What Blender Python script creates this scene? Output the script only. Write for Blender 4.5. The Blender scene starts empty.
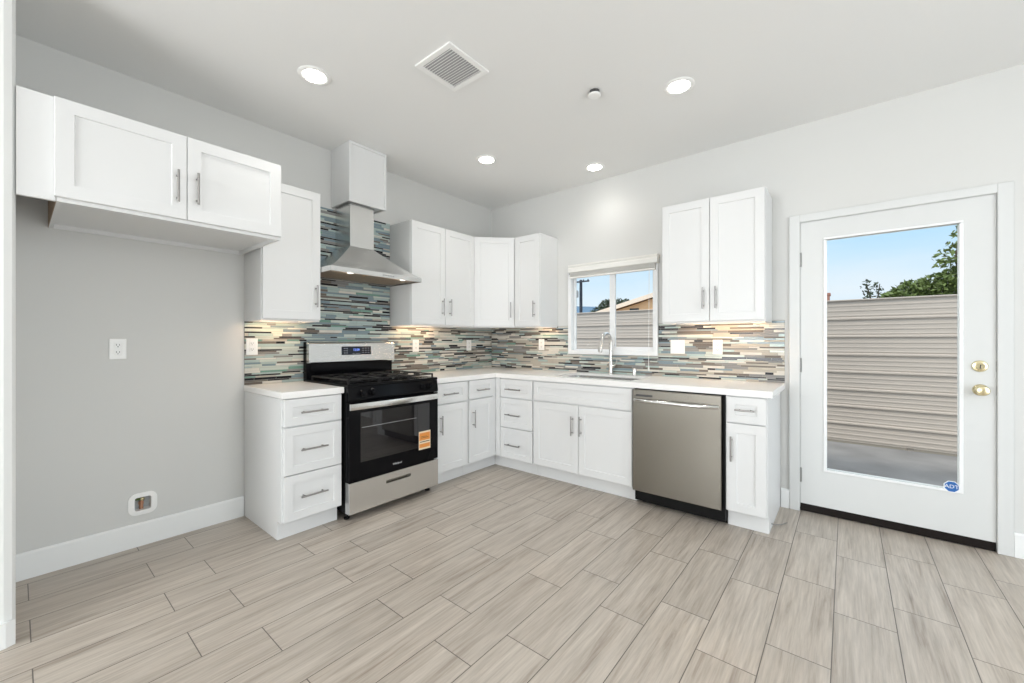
import bpy, bmesh, math, random
from mathutils import Vector, Matrix, noise as mnoise
R = math.radians
random.seed(11)
SC = bpy.context.scene
COL = SC.collection

# ------------------------------------------------------------------ camera
cam_d = bpy.data.cameras.new('camera')
cam_d.sensor_width = 36.0
cam_d.lens = 407.449 / 1024 * 36.0
cam_d.shift_x = (512 - 514.75) / 1024
cam_d.shift_y = (340.71 - 341.5) / 1024
cam_d.clip_start = 0.02
cam_d.clip_end = 800
cam = bpy.data.objects.new('camera', cam_d)
COL.objects.link(cam)
cam.location = (3.231, -3.533, 1.2074)
cam.rotation_euler = (R(90), 0, 0.6835)
SC.camera = cam

# ------------------------------------------------------------------ exposure
vs = SC.view_settings
vs.view_transform = 'Standard'
vs.look = 'None'
vs.exposure = 0.06
vs.gamma = 1.0
vs.use_curve_mapping = False

# ------------------------------------------------------------------ sky
W = bpy.data.worlds.new('sky')
SC.world = W
W.use_nodes = True
nt = W.node_tree
for n in list(nt.nodes):
    nt.nodes.remove(n)
def wn(t, **k):
    n = nt.nodes.new(t)
    for a, b in k.items():
        setattr(n, a, b)
    return n
w_tc = wn('ShaderNodeTexCoord')
w_sep = wn('ShaderNodeSeparateXYZ')
w_rmp = wn('ShaderNodeValToRGB')
e = w_rmp.color_ramp.elements
e[0].position = 0.0; e[0].color = (0.78, 0.87, 0.95, 1)
e[1].position = 1.0; e[1].color = (1.6, 1.75, 1.9, 1)
for p, c in ((0.10, (0.76, 0.89, 1.0, 1)), (0.19, (0.52, 0.78, 1.0, 1)), (0.34, (0.44, 0.71, 0.98, 1)), (0.55, (1.3, 1.45, 1.6, 1))):
    q = e.new(p); q.color = c
w_map = wn('ShaderNodeMapping'); w_map.inputs['Scale'].default_value = (2.0, 2.0, 9.0)
w_noi = wn('ShaderNodeTexNoise'); w_noi.inputs['Scale'].default_value = 1.6; w_noi.inputs['Detail'].default_value = 5
w_r2 = wn('ShaderNodeValToRGB')
w_r2.color_ramp.elements[0].position = 0.46; w_r2.color_ramp.elements[1].position = 0.72
w_mul = wn('ShaderNodeMath', operation='MULTIPLY'); w_mul.inputs[1].default_value = 0.6
w_mix = wn('ShaderNodeMixRGB'); w_mix.inputs[2].default_value = (0.84, 0.91, 0.98, 1)
w_bg = wn('ShaderNodeBackground'); w_bg.inputs['Strength'].default_value = 1.0
w_out = wn('ShaderNodeOutputWorld')
L = nt.links.new
L(w_tc.outputs['Generated'], w_sep.inputs[0])
L(w_sep.outputs['Z'], w_rmp.inputs[0])
L(w_tc.outputs['Generated'], w_map.inputs['Vector'])
L(w_map.outputs[0], w_noi.inputs['Vector'])
L(w_noi.outputs[0], w_r2.inputs[0])
L(w_r2.outputs[0], w_mul.inputs[0])
L(w_mul.outputs[0], w_mix.inputs[0])
L(w_rmp.outputs[0], w_mix.inputs[1])
L(w_mix.outputs[0], w_bg.inputs[0])
L(w_bg.outputs[0], w_out.inputs[0])

# ------------------------------------------------------------------ sun, plus added fill lights at made-up openings out of view
def lamp(name, kind, loc, rot, energy, color=(1, 1, 1), **k):
    d = bpy.data.lights.new(name, kind)
    d.energy = energy
    d.color = color
    for a, b in k.items():
        setattr(d, a, b)
    o = bpy.data.objects.new(name, d)
    COL.objects.link(o)
    o.location = loc
    o.rotation_euler = rot
    return o
sun = lamp('sun', 'SUN', (-10, -1, 9), (0, 0, 0), 2.3, (1.0, 0.95, 0.88), angle=R(6))
sun.rotation_euler = Vector((0.62, 0.44, -0.65)).to_track_quat('-Z', 'Y').to_euler()
def aim(o, d):
    o.rotation_euler = Vector(d).to_track_quat('-Z', 'Z').to_euler()
    return o
aim(lamp('fill_light_right', 'AREA', (5.66, -2.5, 1.20), (0, 0, 0), 78, (0.95, 0.98, 1.0), shape='RECTANGLE', size=3.4, size_y=2.2), (-1, -0.03, -0.22))  # added area light brightening the room from the right, out of view
aim(lamp('fill_light_front', 'AREA', (1.74, -7.36, 1.45), (0, 0, 0), 150, (0.96, 0.98, 1.0), shape='RECTANGLE', size=1.96, size_y=1.9), (0.1, 1, 0.62))  # added area light lifting walls and ceiling from behind the camera

# ------------------------------------------------------------------ materials
def mat(name, color=(0.8, 0.8, 0.8), rough=0.5, metal=0.0, bump=0.0, bscale=60.0, var=0.0, vscale=8.0, spec=0.5,
        emit=None, estr=0.0, coat=0.0, stretch=(1, 1, 1), croughs=0.05):
    m = bpy.data.materials.new(name)
    m.use_nodes = True
    t = m.node_tree
    b = t.nodes['Principled BSDF']
    b.inputs['Base Color'].default_value = (*color, 1)
    b.inputs['Roughness'].default_value = rough
    b.inputs['Metallic'].default_value = metal
    b.inputs['Specular IOR Level'].default_value = spec
    b.inputs['Coat Weight'].default_value = coat
    b.inputs['Coat Roughness'].default_value = croughs
    if emit:
        b.inputs['Emission Color'].default_value = (*emit, 1)
        b.inputs['Emission Strength'].default_value = estr
    if bump or var:
        tc = t.nodes.new('ShaderNodeTexCoord')
        mp = t.nodes.new('ShaderNodeMapping')
        mp.inputs['Scale'].default_value = stretch
        t.links.new(tc.outputs['Object'], mp.inputs['Vector'])
    if bump:
        n = t.nodes.new('ShaderNodeTexNoise')
        n.inputs['Scale'].default_value = bscale
        n.inputs['Detail'].default_value = 3
        t.links.new(mp.outputs[0], n.inputs['Vector'])
        bp = t.nodes.new('ShaderNodeBump')
        bp.inputs['Strength'].default_value = bump
        bp.inputs['Distance'].default_value = 0.002
        t.links.new(n.outputs[0], bp.inputs['Height'])
        t.links.new(bp.outputs[0], b.inputs['Normal'])
    if var:
        n = t.nodes.new('ShaderNodeTexNoise')
        n.inputs['Scale'].default_value = vscale
        n.inputs['Detail'].default_value = 4
        t.links.new(mp.outputs[0], n.inputs['Vector'])
        mx = t.nodes.new('ShaderNodeMixRGB')
        mx.inputs[1].default_value = (*[c * (1 - var) for c in color], 1)
        mx.inputs[2].default_value = (*[min(1, c * (1 + var)) for c in color], 1)
        t.links.new(n.outputs[0], mx.inputs[0])
        t.links.new(mx.outputs[0], b.inputs['Base Color'])
    return m

def glass_mat(name, tint=(1, 1, 1), ior=1.45, gain=1.0):
    m = bpy.data.materials.new(name)
    m.use_nodes = True
    t = m.node_tree
    for n in list(t.nodes):
        t.nodes.remove(n)
    o = t.nodes.new('ShaderNodeOutputMaterial')
    tr = t.nodes.new('ShaderNodeBsdfTransparent'); tr.inputs[0].default_value = (*tint, 1)
    gl = t.nodes.new('ShaderNodeBsdfGlossy'); gl.inputs['Roughness'].default_value = 0.02
    fr = t.nodes.new('ShaderNodeFresnel'); fr.inputs['IOR'].default_value = ior
    mm = t.nodes.new('ShaderNodeMath'); mm.operation = 'MULTIPLY'; mm.inputs[1].default_value = gain
    mx = t.nodes.new('ShaderNodeMixShader')
    t.links.new(fr.outputs[0], mm.inputs[0])
    t.links.new(mm.outputs[0], mx.inputs[0])
    t.links.new(tr.outputs[0], mx.inputs[1])
    t.links.new(gl.outputs[0], mx.inputs[2])
    t.links.new(mx.outputs[0], o.inputs[0])
    return m

M = {}
M['wall'] = mat('wall_paint', (0.67, 0.67, 0.65), 0.75, bump=0.12, bscale=180)
M['ceil'] = mat('ceiling_paint', (0.84, 0.84, 0.825), 0.85, bump=0.15, bscale=120)
M['trim'] = mat('trim_paint', (0.69, 0.70, 0.69), 0.4)
M['base'] = mat('baseboard_paint', (0.86, 0.87, 0.86), 0.4)
M['cab'] = mat('cabinet_paint', (0.745, 0.75, 0.745), 0.38)
M['cabin'] = mat('cabinet_underside', (0.74, 0.73, 0.71), 0.5)
M['raw'] = mat('raw_particleboard', (0.42, 0.31, 0.22), 0.8, var=0.25, vscale=60)
M['quartz'] = mat('white_quartz', (0.90, 0.89, 0.87), 0.22, var=0.03, vscale=30)
M['nickel'] = mat('brushed_nickel', (0.34, 0.33, 0.32), 0.33, 1.0)
M['hinge'] = mat('satin_hinge', (0.30, 0.30, 0.29), 0.5, 0.8)
M['tapmetal'] = mat('satin_tap_metal', (0.74, 0.73, 0.71), 0.26, 1.0)
M['steel'] = mat('stainless_steel', (0.72, 0.72, 0.71), 0.27, 1.0, bump=0.04, bscale=40, stretch=(0.6, 0.6, 40))
M['dwsteel'] = mat('dark_stainless_steel', (0.245, 0.23, 0.20), 0.24, 1.0, bump=0.03, bscale=30, stretch=(0.6, 0.6, 40))
M['chrome'] = mat('polished_steel', (0.78, 0.78, 0.77), 0.14, 1.0)
M['black'] = mat('black_enamel', (0.004, 0.004, 0.005), 0.10, spec=0.12)
M['blackm'] = mat('matte_black', (0.006, 0.006, 0.006), 0.5, spec=0.15)
M['iron'] = mat('cast_iron', (0.014, 0.013, 0.013), 0.5, spec=0.3, bump=0.3, bscale=300)
M['ovenglass'] = mat('oven_window_glass', (0.010, 0.009, 0.010), 0.03, spec=0.75)
M['brass'] = mat('polished_brass', (0.76, 0.67, 0.43), 0.26, 1.0)
M['dark'] = mat('dark_bronze', (0.010, 0.007, 0.006), 0.45, spec=0.2)
M['plastic'] = mat('white_plastic', (0.90, 0.90, 0.88), 0.35)
M['slot'] = mat('outlet_slot', (0.05, 0.05, 0.05), 0.5)
M['vinyl'] = mat('white_vinyl', (0.86, 0.87, 0.87), 0.35)
M['blind'] = mat('white_blind_slats', (0.80, 0.79, 0.75), 0.45)
M['cord'] = mat('blind_cord', (0.85, 0.85, 0.83), 0.6)
M['glass'] = glass_mat('clear_glass', (0.98, 0.99, 0.985), gain=0.15)
M['lens'] = mat('lit_lens', (1, 1, 1), 0.5, emit=(1.0, 0.97, 0.92), estr=14.0)
M['warmled'] = mat('warm_light_bar', (1, 0.9, 0.75), 0.5, emit=(1.0, 0.69, 0.43), estr=44.0)
M['hoodlamp'] = mat('lit_hood_lamp', (1, 1, 1), 0.5, emit=(1.0, 0.93, 0.82), estr=2.2)
M['display'] = mat('display_glass', (0.006, 0.008, 0.02), 0.08)
M['bluelit'] = mat('lit_digits', (0.1, 0.2, 0.9), 0.4, emit=(0.25, 0.4, 1.0), estr=0.9)
M['grey'] = mat('grey_print', (0.45, 0.45, 0.46), 0.5)
M['logo'] = mat('logo_silver', (0.70, 0.71, 0.70), 0.35)
M['orange'] = mat('orange_print', (0.72, 0.27, 0.05), 0.5)
M['paper'] = mat('label_paper', (0.80, 0.66, 0.48), 0.5)
M['ink'] = mat('black_ink', (0.04, 0.03, 0.03), 0.6)
M['blue'] = mat('blue_print', (0.02, 0.13, 0.42), 0.4)
M['white'] = mat('white_print', (0.85, 0.88, 0.9), 0.45)
M['filter'] = mat('hood_filter', (0.62, 0.50, 0.40), 0.4, 0.9)
M['copper'] = mat('copper_pipe', (0.55, 0.30, 0.20), 0.3, 0.9)
M['olive'] = mat('valve_handle', (0.10, 0.16, 0.03), 0.5)
M['boxin'] = mat('valve_box_inside', (0.46, 0.48, 0.48), 0.5)
M['concrete'] = mat('patio_concrete', (0.25, 0.24, 0.235), 0.75, var=0.5, vscale=2.2, bump=0.1, bscale=60)
M['fence'] = mat('painted_corrugated_metal', (0.52, 0.455, 0.40), 0.5, var=0.04, vscale=2.0)
M['stucco'] = mat('tan_stucco', (0.88, 0.56, 0.32), 0.9, bump=0.3, bscale=40)
M['fascia'] = mat('pale_fascia', (0.92, 0.76, 0.62), 0.7)
M['soffit'] = mat('brown_soffit', (0.30, 0.18, 0.10), 0.8)
M['shingle'] = mat('roof_shingle', (0.30, 0.25, 0.21), 0.9, var=0.3, vscale=12)
M['brick'] = mat('red_brick', (0.42, 0.20, 0.15), 0.9, var=0.2, vscale=20)
M['wood'] = mat('weathered_pole_wood', (0.045, 0.055, 0.075), 0.9, var=0.2, vscale=5, stretch=(6, 6, 0.4))
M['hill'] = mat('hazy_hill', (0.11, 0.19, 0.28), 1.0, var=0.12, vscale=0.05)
M['leaf'] = mat('green_leaves', (0.11, 0.155, 0.035), 0.6, var=0.5, vscale=3.0)
M['leafd'] = mat('dark_leaves', (0.05, 0.075, 0.04), 0.6, var=0.4, vscale=3.0)
M['bark'] = mat('bark', (0.10, 0.075, 0.055), 0.9, var=0.3, vscale=12)
M['wire'] = mat('grey_cable', (0.25, 0.24, 0.23), 0.5)
M['soil'] = mat('dry_ground', (0.30, 0.25, 0.19), 0.95, var=0.25, vscale=0.7)
M['grout'] = mat('pale_grout', (0.44, 0.43, 0.40), 0.9)
TILES = [('aqua_glass', (0.42, 0.52, 0.50), 0.12, 15), ('seafoam_glass', (0.57, 0.62, 0.56), 0.12, 13), ('pale_stone', (0.68, 0.65, 0.58), 0.35, 20),
         ('beige_stone', (0.48, 0.44, 0.37), 0.4, 13), ('mid_grey_stone', (0.26, 0.255, 0.245), 0.35, 11), ('blue_grey_glass', (0.23, 0.305, 0.335), 0.1, 7),
         ('charcoal_glass', (0.022, 0.022, 0.025), 0.1, 17), ('taupe_stone', (0.17, 0.145, 0.12), 0.4, 11), ('teal_glass', (0.20, 0.35, 0.29), 0.1, 3)]
for n, c, r, w in TILES:
    M[n] = mat(n, c, r, var=0.14, vscale=9, spec=0.3)

def floor_material():
    m = bpy.data.materials.new('wood_look_tile')
    m.use_nodes = True
    t = m.node_tree
    b = t.nodes['Principled BSDF']
    N = t.nodes.new
    K = t.links.new
    tc = N('ShaderNodeTexCoord')
    sp = N('ShaderNodeSeparateXYZ'); K(tc.outputs['Object'], sp.inputs[0])
    au = N('ShaderNodeMath'); au.operation = 'ADD'; au.inputs[1].default_value = 0.617 * 40 - 0.004
    av = N('ShaderNodeMath'); av.operation = 'ADD'; av.inputs[1].default_value = 0.2073 * 40 - 2.7725 + 0.2073 * 13
    K(sp.outputs['Y'], au.inputs[0]); K(sp.outputs['X'], av.inputs[0])
    cb = N('ShaderNodeCombineXYZ'); K(au.outputs[0], cb.inputs['X']); K(av.outputs[0], cb.inputs['Y'])
    br = N('ShaderNodeTexBrick')
    br.offset = 0.665; br.offset_frequency = 2; br.squash = 1.0
    br.inputs['Scale'].default_value = 1.0
    br.inputs['Mortar Size'].default_value = 0.0018
    br.inputs['Mortar Smooth'].default_value = 0.0
    br.inputs['Bias'].default_value = 0.0
    br.inputs['Brick Width'].default_value = 0.617
    br.inputs['Row Height'].default_value = 0.2073
    br.inputs['Color1'].default_value = (0, 0, 0, 1)
    br.inputs['Color2'].default_value = (1, 1, 1, 1)
    br.inputs['Mortar'].default_value = (0.5, 0.5, 0.5, 1)
    K(cb.outputs[0], br.inputs['Vector'])
    # per plank shift of the grain
    ml = N('ShaderNodeVectorMath'); ml.operation = 'SCALE'; ml.inputs['Scale'].default_value = 37.0
    K(br.outputs['Color'], ml.inputs[0])
    ad = N('ShaderNodeVectorMath'); ad.operation = 'ADD'
    K(tc.outputs['Object'], ad.inputs[0]); K(ml.outputs[0], ad.inputs[1])
    mp = N('ShaderNodeMapping'); mp.inputs['Scale'].default_value = (24, 1.3, 1); K(ad.outputs[0], mp.inputs['Vector'])
    n1 = N('ShaderNodeTexNoise'); n1.inputs['Scale'].default_value = 1.0; n1.inputs['Detail'].default_value = 6; n1.inputs['Roughness'].default_value = 0.7
    n1.inputs['Distortion'].default_value = 0.35
    K(mp.outputs[0], n1.inputs['Vector'])
    mp2 = N('ShaderNodeMapping'); mp2.inputs['Scale'].default_value = (120, 6, 1); K(ad.outputs[0], mp2.inputs['Vector'])
    n2 = N('ShaderNodeTexNoise'); n2.inputs['Scale'].default_value = 1.0; n2.inputs['Detail'].default_value = 3
    K(mp2.outputs[0], n2.inputs['Vector'])
    rm = N('ShaderNodeValToRGB')
    el = rm.color_ramp.elements
    el[0].position = 0.24; el[0].color = (0.215, 0.170, 0.132, 1)
    el[1].position = 0.78; el[1].color = (0.55, 0.495, 0.432, 1)
    q = el.new(0.42); q.color = (0.40, 0.348, 0.294, 1)
    q = el.new(0.55); q.color = (0.47, 0.416, 0.357, 1)
    K(n1.outputs[0], rm.inputs[0])
    fm = N('ShaderNodeMixRGB'); fm.blend_type = 'OVERLAY'; fm.inputs[0].default_value = 0.30
    K(rm.outputs[0], fm.inputs[1]); K(n2.outputs[0], fm.inputs[2])
    # plank to plank tone
    pv = N('ShaderNodeMapRange'); pv.inputs['To Min'].default_value = 0.94; pv.inputs['To Max'].default_value = 1.06
    K(br.outputs['Color'], pv.inputs['Value'])
    vm = N('ShaderNodeVectorMath'); vm.operation = 'SCALE'; K(fm.outputs[0], vm.inputs[0]); K(pv.outputs[0], vm.inputs['Scale'])
    mo = N('ShaderNodeMixRGB'); mo.inputs[2].default_value = (0.11, 0.095, 0.08, 1)
    K(br.outputs['Fac'], mo.inputs[0]); K(vm.outputs[0], mo.inputs[1])
    K(mo.outputs[0], b.inputs['Base Color'])
    b.inputs['Roughness'].default_value = 0.34
    b.inputs['Specular IOR Level'].default_value = 0.5
    bp = N('ShaderNodeBump'); bp.inputs['Strength'].default_value = 0.5; bp.inputs['Distance'].default_value = 0.0015; bp.invert = True
    K(br.outputs['Fac'], bp.inputs['Height']); K(bp.outputs[0], b.inputs['Normal'])
    return m
M['floor'] = floor_material()

# ------------------------------------------------------------------ mesh helpers
ID = Matrix.Identity(4)
FA = Matrix(((0, 1, 0, 0), (1, 0, 0, 0), (0, 0, 1, 0), (0, 0, 0, 1)))    # (u, d, z) -> x = d, y = u : fronts on the left wall
FB = Matrix(((1, 0, 0, 0), (0, -1, 0, 0), (0, 0, 1, 0), (0, 0, 0, 1)))   # (u, d, z) -> x = u, y = -d : fronts on the back wall

class MB:
    """collects shapes into ONE mesh"""
    def __init__(s, F=ID):
        s.bm = bmesh.new()
        s.F = F
        s.mats = []
    def mi(s, m):
        if m is None:
            return 0
        if m not in s.mats:
            s.mats.append(m)
        return s.mats.index(m)
    def vs(s, pts):
        return [s.bm.verts.new(s.F @ Vector(p)) for p in pts]
    def face(s, vv, m=None):
        try:
            f = s.bm.faces.new(vv)
            f.material_index = s.mi(m)
            return f
        except ValueError:
            return None
    def box(s, a, b, bev=0.0, m=None, seg=2):
        x0, y0, z0 = [min(p, q) for p, q in zip(a, b)]
        x1, y1, z1 = [max(p, q) for p, q in zip(a, b)]
        v = s.vs([(x0, y0, z0), (x1, y0, z0), (x1, y1, z0), (x0, y1, z0), (x0, y0, z1), (x1, y0, z1), (x1, y1, z1), (x0, y1, z1)])
        fs = [s.face([v[i] for i in q], m) for q in ((0, 3, 2, 1), (4, 5, 6, 7), (0, 1, 5, 4), (1, 2, 6, 5), (2, 3, 7, 6), (3, 0, 4, 7))]
        if bev > 0:
            es = list({ed for f in fs for ed in f.edges})
            bmesh.ops.bevel(s.bm, geom=es, offset=bev, segments=seg, profile=0.5, affect='EDGES')
        return s
    def prism(s, pts, ax, a, b, m=None, bev=0.0):
        """polygon in the plane normal to ax ('x','y','z'), extruded from a to b"""
        def P(p, h):
            if ax == 'x': return (h, p[0], p[1])
            if ax == 'y': return (p[0], h, p[1])
            return (p[0], p[1], h)
        lo = s.vs([P(p, a) for p in pts]); hi = s.vs([P(p, b) for p in pts])
        n = len(pts)
        fs = [s.face(lo[::-1], m), s.face(hi, m)]
        for i in range(n):
            fs.append(s.face([lo[i], lo[(i + 1) % n], hi[(i + 1) % n], hi[i]], m))
        if bev > 0:
            es = list({ed for f in fs if f for ed in f.edges})
            bmesh.ops.bevel(s.bm, geom=es, offset=bev, segments=2, profile=0.5, affect='EDGES')
        return s
    def tube(s, pts, r, n=12, m=None, cap=True):
        pts = [Vector(p) for p in pts]
        rr = r if isinstance(r, (list, tuple)) else [r] * len(pts)
        rings = []
        up = None
        for i, p in enumerate(pts):
            t = (pts[min(i + 1, len(pts) - 1)] - pts[max(i - 1, 0)]).normalized()
            if up is None:
                up = Vector((0, 0, 1)) if abs(t.z) < 0.9 else Vector((1, 0, 0))
            u = (up - t * up.dot(t)).normalized()
            w = t.cross(u)
            up = u
            rings.append(s.vs([p + (u * math.cos(k * 2 * math.pi / n) + w * math.sin(k * 2 * math.pi / n)) * rr[i] for k in range(n)]))
        for a, b in zip(rings, rings[1:]):
            for k in range(n):
                f = s.face([a[k], a[(k + 1) % n], b[(k + 1) % n], b[k]], m)
                if f: f.smooth = True
        if cap:
            s.face(rings[0][::-1], m); s.face(rings[-1], m)
        return s
    def lathe(s, c, axis, prof, n=28, m=None, sy=1.0):
        """prof: list of (radius, height along axis) from centre c"""
        c = Vector(c); ax = Vector(axis).normalized()
        u = ax.orthogonal().normalized() if abs(ax.z) > 0.9 else ax.cross(Vector((0, 0, 1))).normalized()
        w = ax.cross(u)
        rings = []
        for r, h in prof:
            if r < 1e-6:
                rings.append(s.vs([c + ax * h]))
            else:
                rings.append(s.vs([c + ax * h + (u * math.cos(k * 2 * math.pi / n) + w * math.sin(k * 2 * math.pi / n) * sy) * r for k in range(n)]))
        for a, b in zip(rings, rings[1:]):
            for k in range(n):
                k2 = (k + 1) % n
                if len(a) == 1 and len(b) == 1: continue
                if len(a) == 1: q = [a[0], b[k2], b[k]]
                elif len(b) == 1: q = [a[k], a[k2], b[0]]
                else: q = [a[k], a[k2], b[k2], b[k]]
                f = s.face(q, m)
                if f: f.smooth = True
        if len(rings[0]) > 1: s.face(rings[0][::-1], m)
        if len(rings[-1]) > 1: s.face(rings[-1], m)
        return s
    def shaker(s, u0, u1, z0, z1, d0, t=0.02, w=0.057, rec=0.0065, m=None, slope=0.002):
        """framed slab with a recessed panel; back at depth d0, front at d0 + t"""
        def ring(i, d):
            return s.vs([(u0 + i, d, z0 + i), (u1 - i, d, z0 + i), (u1 - i, d, z1 - i), (u0 + i, d, z1 - i)])
        rs = [ring(0, d0), ring(0, d0 + t - 0.0018), ring(0.0018, d0 + t), ring(w, d0 + t), ring(w + slope, d0 + t - rec)]
        s.face(rs[0][::-1], m); s.face(rs[-1], m)
        for a, b in zip(rs, rs[1:]):
            for k in range(4):
                s.face([a[k], a[(k + 1) % 4], b[(k + 1) % 4], b[k]], m)
        return s
    def mesh(s, name, material=None, smooth=None):
        bm = s.bm
        bmesh.ops.recalc_face_normals(bm, faces=bm.faces[:])
        me = bpy.data.meshes.new(name)
        if smooth is not None:
            for f in bm.faces: f.smooth = True
        bm.to_mesh(me)
        bm.free()
        if s.mats:
            for mm in s.mats: me.materials.append(mm)
        elif material is not None:
            me.materials.append(material)
        if smooth is not None:
            try:
                me.set_sharp_from_angle(angle=R(smooth))
            except Exception:
                pass
        return me

def root_of(o):
    while o.parent: o = o.parent
    return o
def obj(name, mb, material=None, parent=None, smooth=None, label=None):
    me = mb.mesh(name, material, smooth) if isinstance(mb, MB) else mb
    o = bpy.data.objects.new(name, me)
    COL.objects.link(o)
    if parent is not None:
        r = root_of(parent)
        me.transform(Matrix.Translation(-r.location))
        o.parent = parent
    if label: o['label'] = label
    return o
def tag(o, label=None, cat=None, group=None, kind=None):
    if label: o['label'] = label
    if cat: o['category'] = cat
    if group: o['group'] = group
    if kind: o['kind'] = kind
    return o
def thing(name, loc, label, cat, group=None):
    o = bpy.data.objects.new(name, None)
    o.empty_display_size = 0.1
    COL.objects.link(o)
    o.location = loc
    return tag(o, label, cat, group)
def struct(name, mb, material, label=None, parent=None, smooth=None):
    o = obj(name, mb, material, parent, smooth)
    if parent is None: tag(o, label, None, None, 'structure')
    return o
def text_mesh(s, size, mtx, material, extrude=0.0004, shear=0.0):
    c = bpy.data.curves.new('lettering', 'FONT')
    c.body = s; c.size = size; c.align_x = 'CENTER'; c.align_y = 'CENTER'; c.extrude = extrude; c.shear = shear; c.resolution_u = 3
    o = bpy.data.objects.new('lettering', c)
    COL.objects.link(o)
    dg = bpy.context.evaluated_depsgraph_get()
    me = bpy.data.meshes.new_from_object(o.evaluated_get(dg))
    bpy.data.objects.remove(o); bpy.data.curves.remove(c)
    me.materials.clear(); me.materials.append(material)
    me.transform(mtx)
    return me
def frame_matrix(origin, right, up):
    r = Vector(right).normalized(); u = Vector(up).normalized(); n = r.cross(u)
    m = Matrix((r, u, n)).transposed().to_4x4()
    m.translation = Vector(origin)
    return m
def wall_grid(mb, u0, u1, z0, z1, d0, d1, holes):
    us = sorted({u0, u1, *[h[0] for h in holes], *[h[1] for h in holes]})
    zs = sorted({z0, z1, *[h[2] for h in holes], *[h[3] for h in holes]})
    for a, b in zip(us, us[1:]):
        run = None
        for c, d in zip(zs, zs[1:]):
            hole = any(h[0] < (a + b) / 2 < h[1] and h[2] < (c + d) / 2 < h[3] for h in holes)
            if hole:
                if run: mb.box((a, d0, run[0]), (b, d1, run[1])); run = None
            else:
                run = (run[0], d) if run else (c, d)
        if run: mb.box((a, d0, run[0]), (b, d1, run[1]))

# ------------------------------------------------------------------ the room
H = 2.743
XR, YF = 5.75, -7.45
YS = -3.530         # the alcove corner on the left
XS = 0.662
f = MB().box((-0.12, YF - 0.1, -0.06), (XR + 0.1, 0.11, 0.0)); struct('floor', f, M['floor'], 'wood-look plank tile floor of the kitchen')
f = MB().box((-0.12, YF - 0.1, H), (XR + 0.1, 0.14, H + 0.12)); struct('ceiling', f, M['ceil'], 'flat pale grey painted ceiling')
f = MB(FA); wall_grid(f, YS, 0.12, 0, H, -0.12, 0.0, [(-3.092, -3.014, 0.205, 0.287)])
struct('wall_left', f, M['wall'], 'grey wall behind the range and the refrigerator alcove')
WX0, WX1, WZ0, WZ1 = 1.075, 1.95, 1.088, 1.95
DX0, DX1, DZ1 = 2.970, 3.898, 2.049
f = MB(FB); wall_grid(f, 0.0, XR, 0, H, -0.12, 0.0, [(WX0, WX1, WZ0, WZ1), (DX0, DX1, -0.01, DZ1)])
struct('wall_back', f, M['wall'], 'grey wall with the window and the glass door')
f = MB(); f.prism([(-0.12, YF), (XS, YF), (XS, YS - 0.03), (XS - 0.009, YS - 0.009), (XS - 0.03, YS), (-0.12, YS)], 'z', 0, H)
struct('wall_front_left', f, M['base'], 'grey wall end with rounded corner at the left edge of the picture')
f = MB(FA); wall_grid(f, YF, 0.0, 0, H, XR, XR + 0.1, [(-4.3, -0.7, 0.05, 2.35)]); struct('wall_right', f, M['wall'], 'grey right wall with an opening added for the fill light')
f = MB(FB); wall_grid(f, -0.12, XR + 0.1, 0, H, -YF, -YF + 0.1, [(0.75, 2.73, 0.5, 2.4)]); struct('wall_front', f, M['wall'], 'grey front wall with an opening added for the fill light')

def base_run(mb, a, b, d0=0.0005, h=0.136, t=0.014):
    mb.prism([(d0, 0.0005), (d0 + t, 0.0005), (d0 + t, h - 0.008), (d0 + t - 0.006, h), (d0, h)], 'x', a, b)
# baseboard profiles are drawn in (d, z) and swept along u
def baseboard(name, F, a, b, label):
    mb = MB(F); base_run(mb, a, b); return struct(name, mb, M['base'], label)
baseboard('baseboard_left', FA, YS + 0.001, -2.535, 'white baseboard along the alcove wall')
bb = MB(); bb.prism([(XS + 0.0005, -6.9), (XS + 0.0145, -6.9), (XS + 0.0145, YS - 0.025), (XS + 0.002, YS - 0.0005), (XS + 0.0005, YS - 0.028)], 'z', 0.0005, 0.10)
struct('baseboard_front_left', bb, M['base'], 'white baseboard on the wall end at the left edge')
baseboard('baseboard_back', FB, 2.8605, 2.9105, 'white baseboard between the end cabinet and the door casing')
baseboard('baseboard_back_right', FB, 3.9565, XR - 0.002, 'white baseboard right of the door')

# ------------------------------------------------------------------ door_1
dr = bpy.data.objects.new('door_1', None); COL.objects.link(dr); dr.location = (3.434, 0, 0); tag(dr, 'white exterior door with one full-height glass pane', None, None, 'structure')
GX0, GX1, GZ0, GZ1 = 3.1195, 3.7536, 0.3163, 1.9069
sl = MB(FB); wall_grid(sl, 2.976, 3.892, 0.056, 2.0435, -0.046, -0.001, [(GX0, GX1, GZ0, GZ1)])
obj('door_slab', sl, M['trim'], dr)
gb = MB(FB)
for a, b in (((GX0 - 0.012, GZ0 - 0.012), (GX1 + 0.012, GZ0 + 0.0015)), ((GX0 - 0.012, GZ1 - 0.0015), (GX1 + 0.012, GZ1 + 0.012)),
             ((GX0 - 0.012, GZ0 + 0.0015), (GX0 + 0.006, GZ1 - 0.006)), ((GX1 - 0.006, GZ0 + 0.0015), (GX1 + 0.012, GZ1 - 0.006))):
    gb.box((a[0], -0.0008, a[1]), (b[0], 0.0045, b[1]), 0.002)
    gb.box((a[0], -0.0508, a[1]), (b[0], -0.0462, b[1]), 0.002)
obj('glazing_bead', gb, M['vinyl'], dr)
obj('glass_pane', MB(FB).box((GX0 + 0.001, -0.012, GZ0 + 0.001), (GX1 - 0.001, -0.006, GZ1 - 0.001)), M['glass'], dr)
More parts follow.
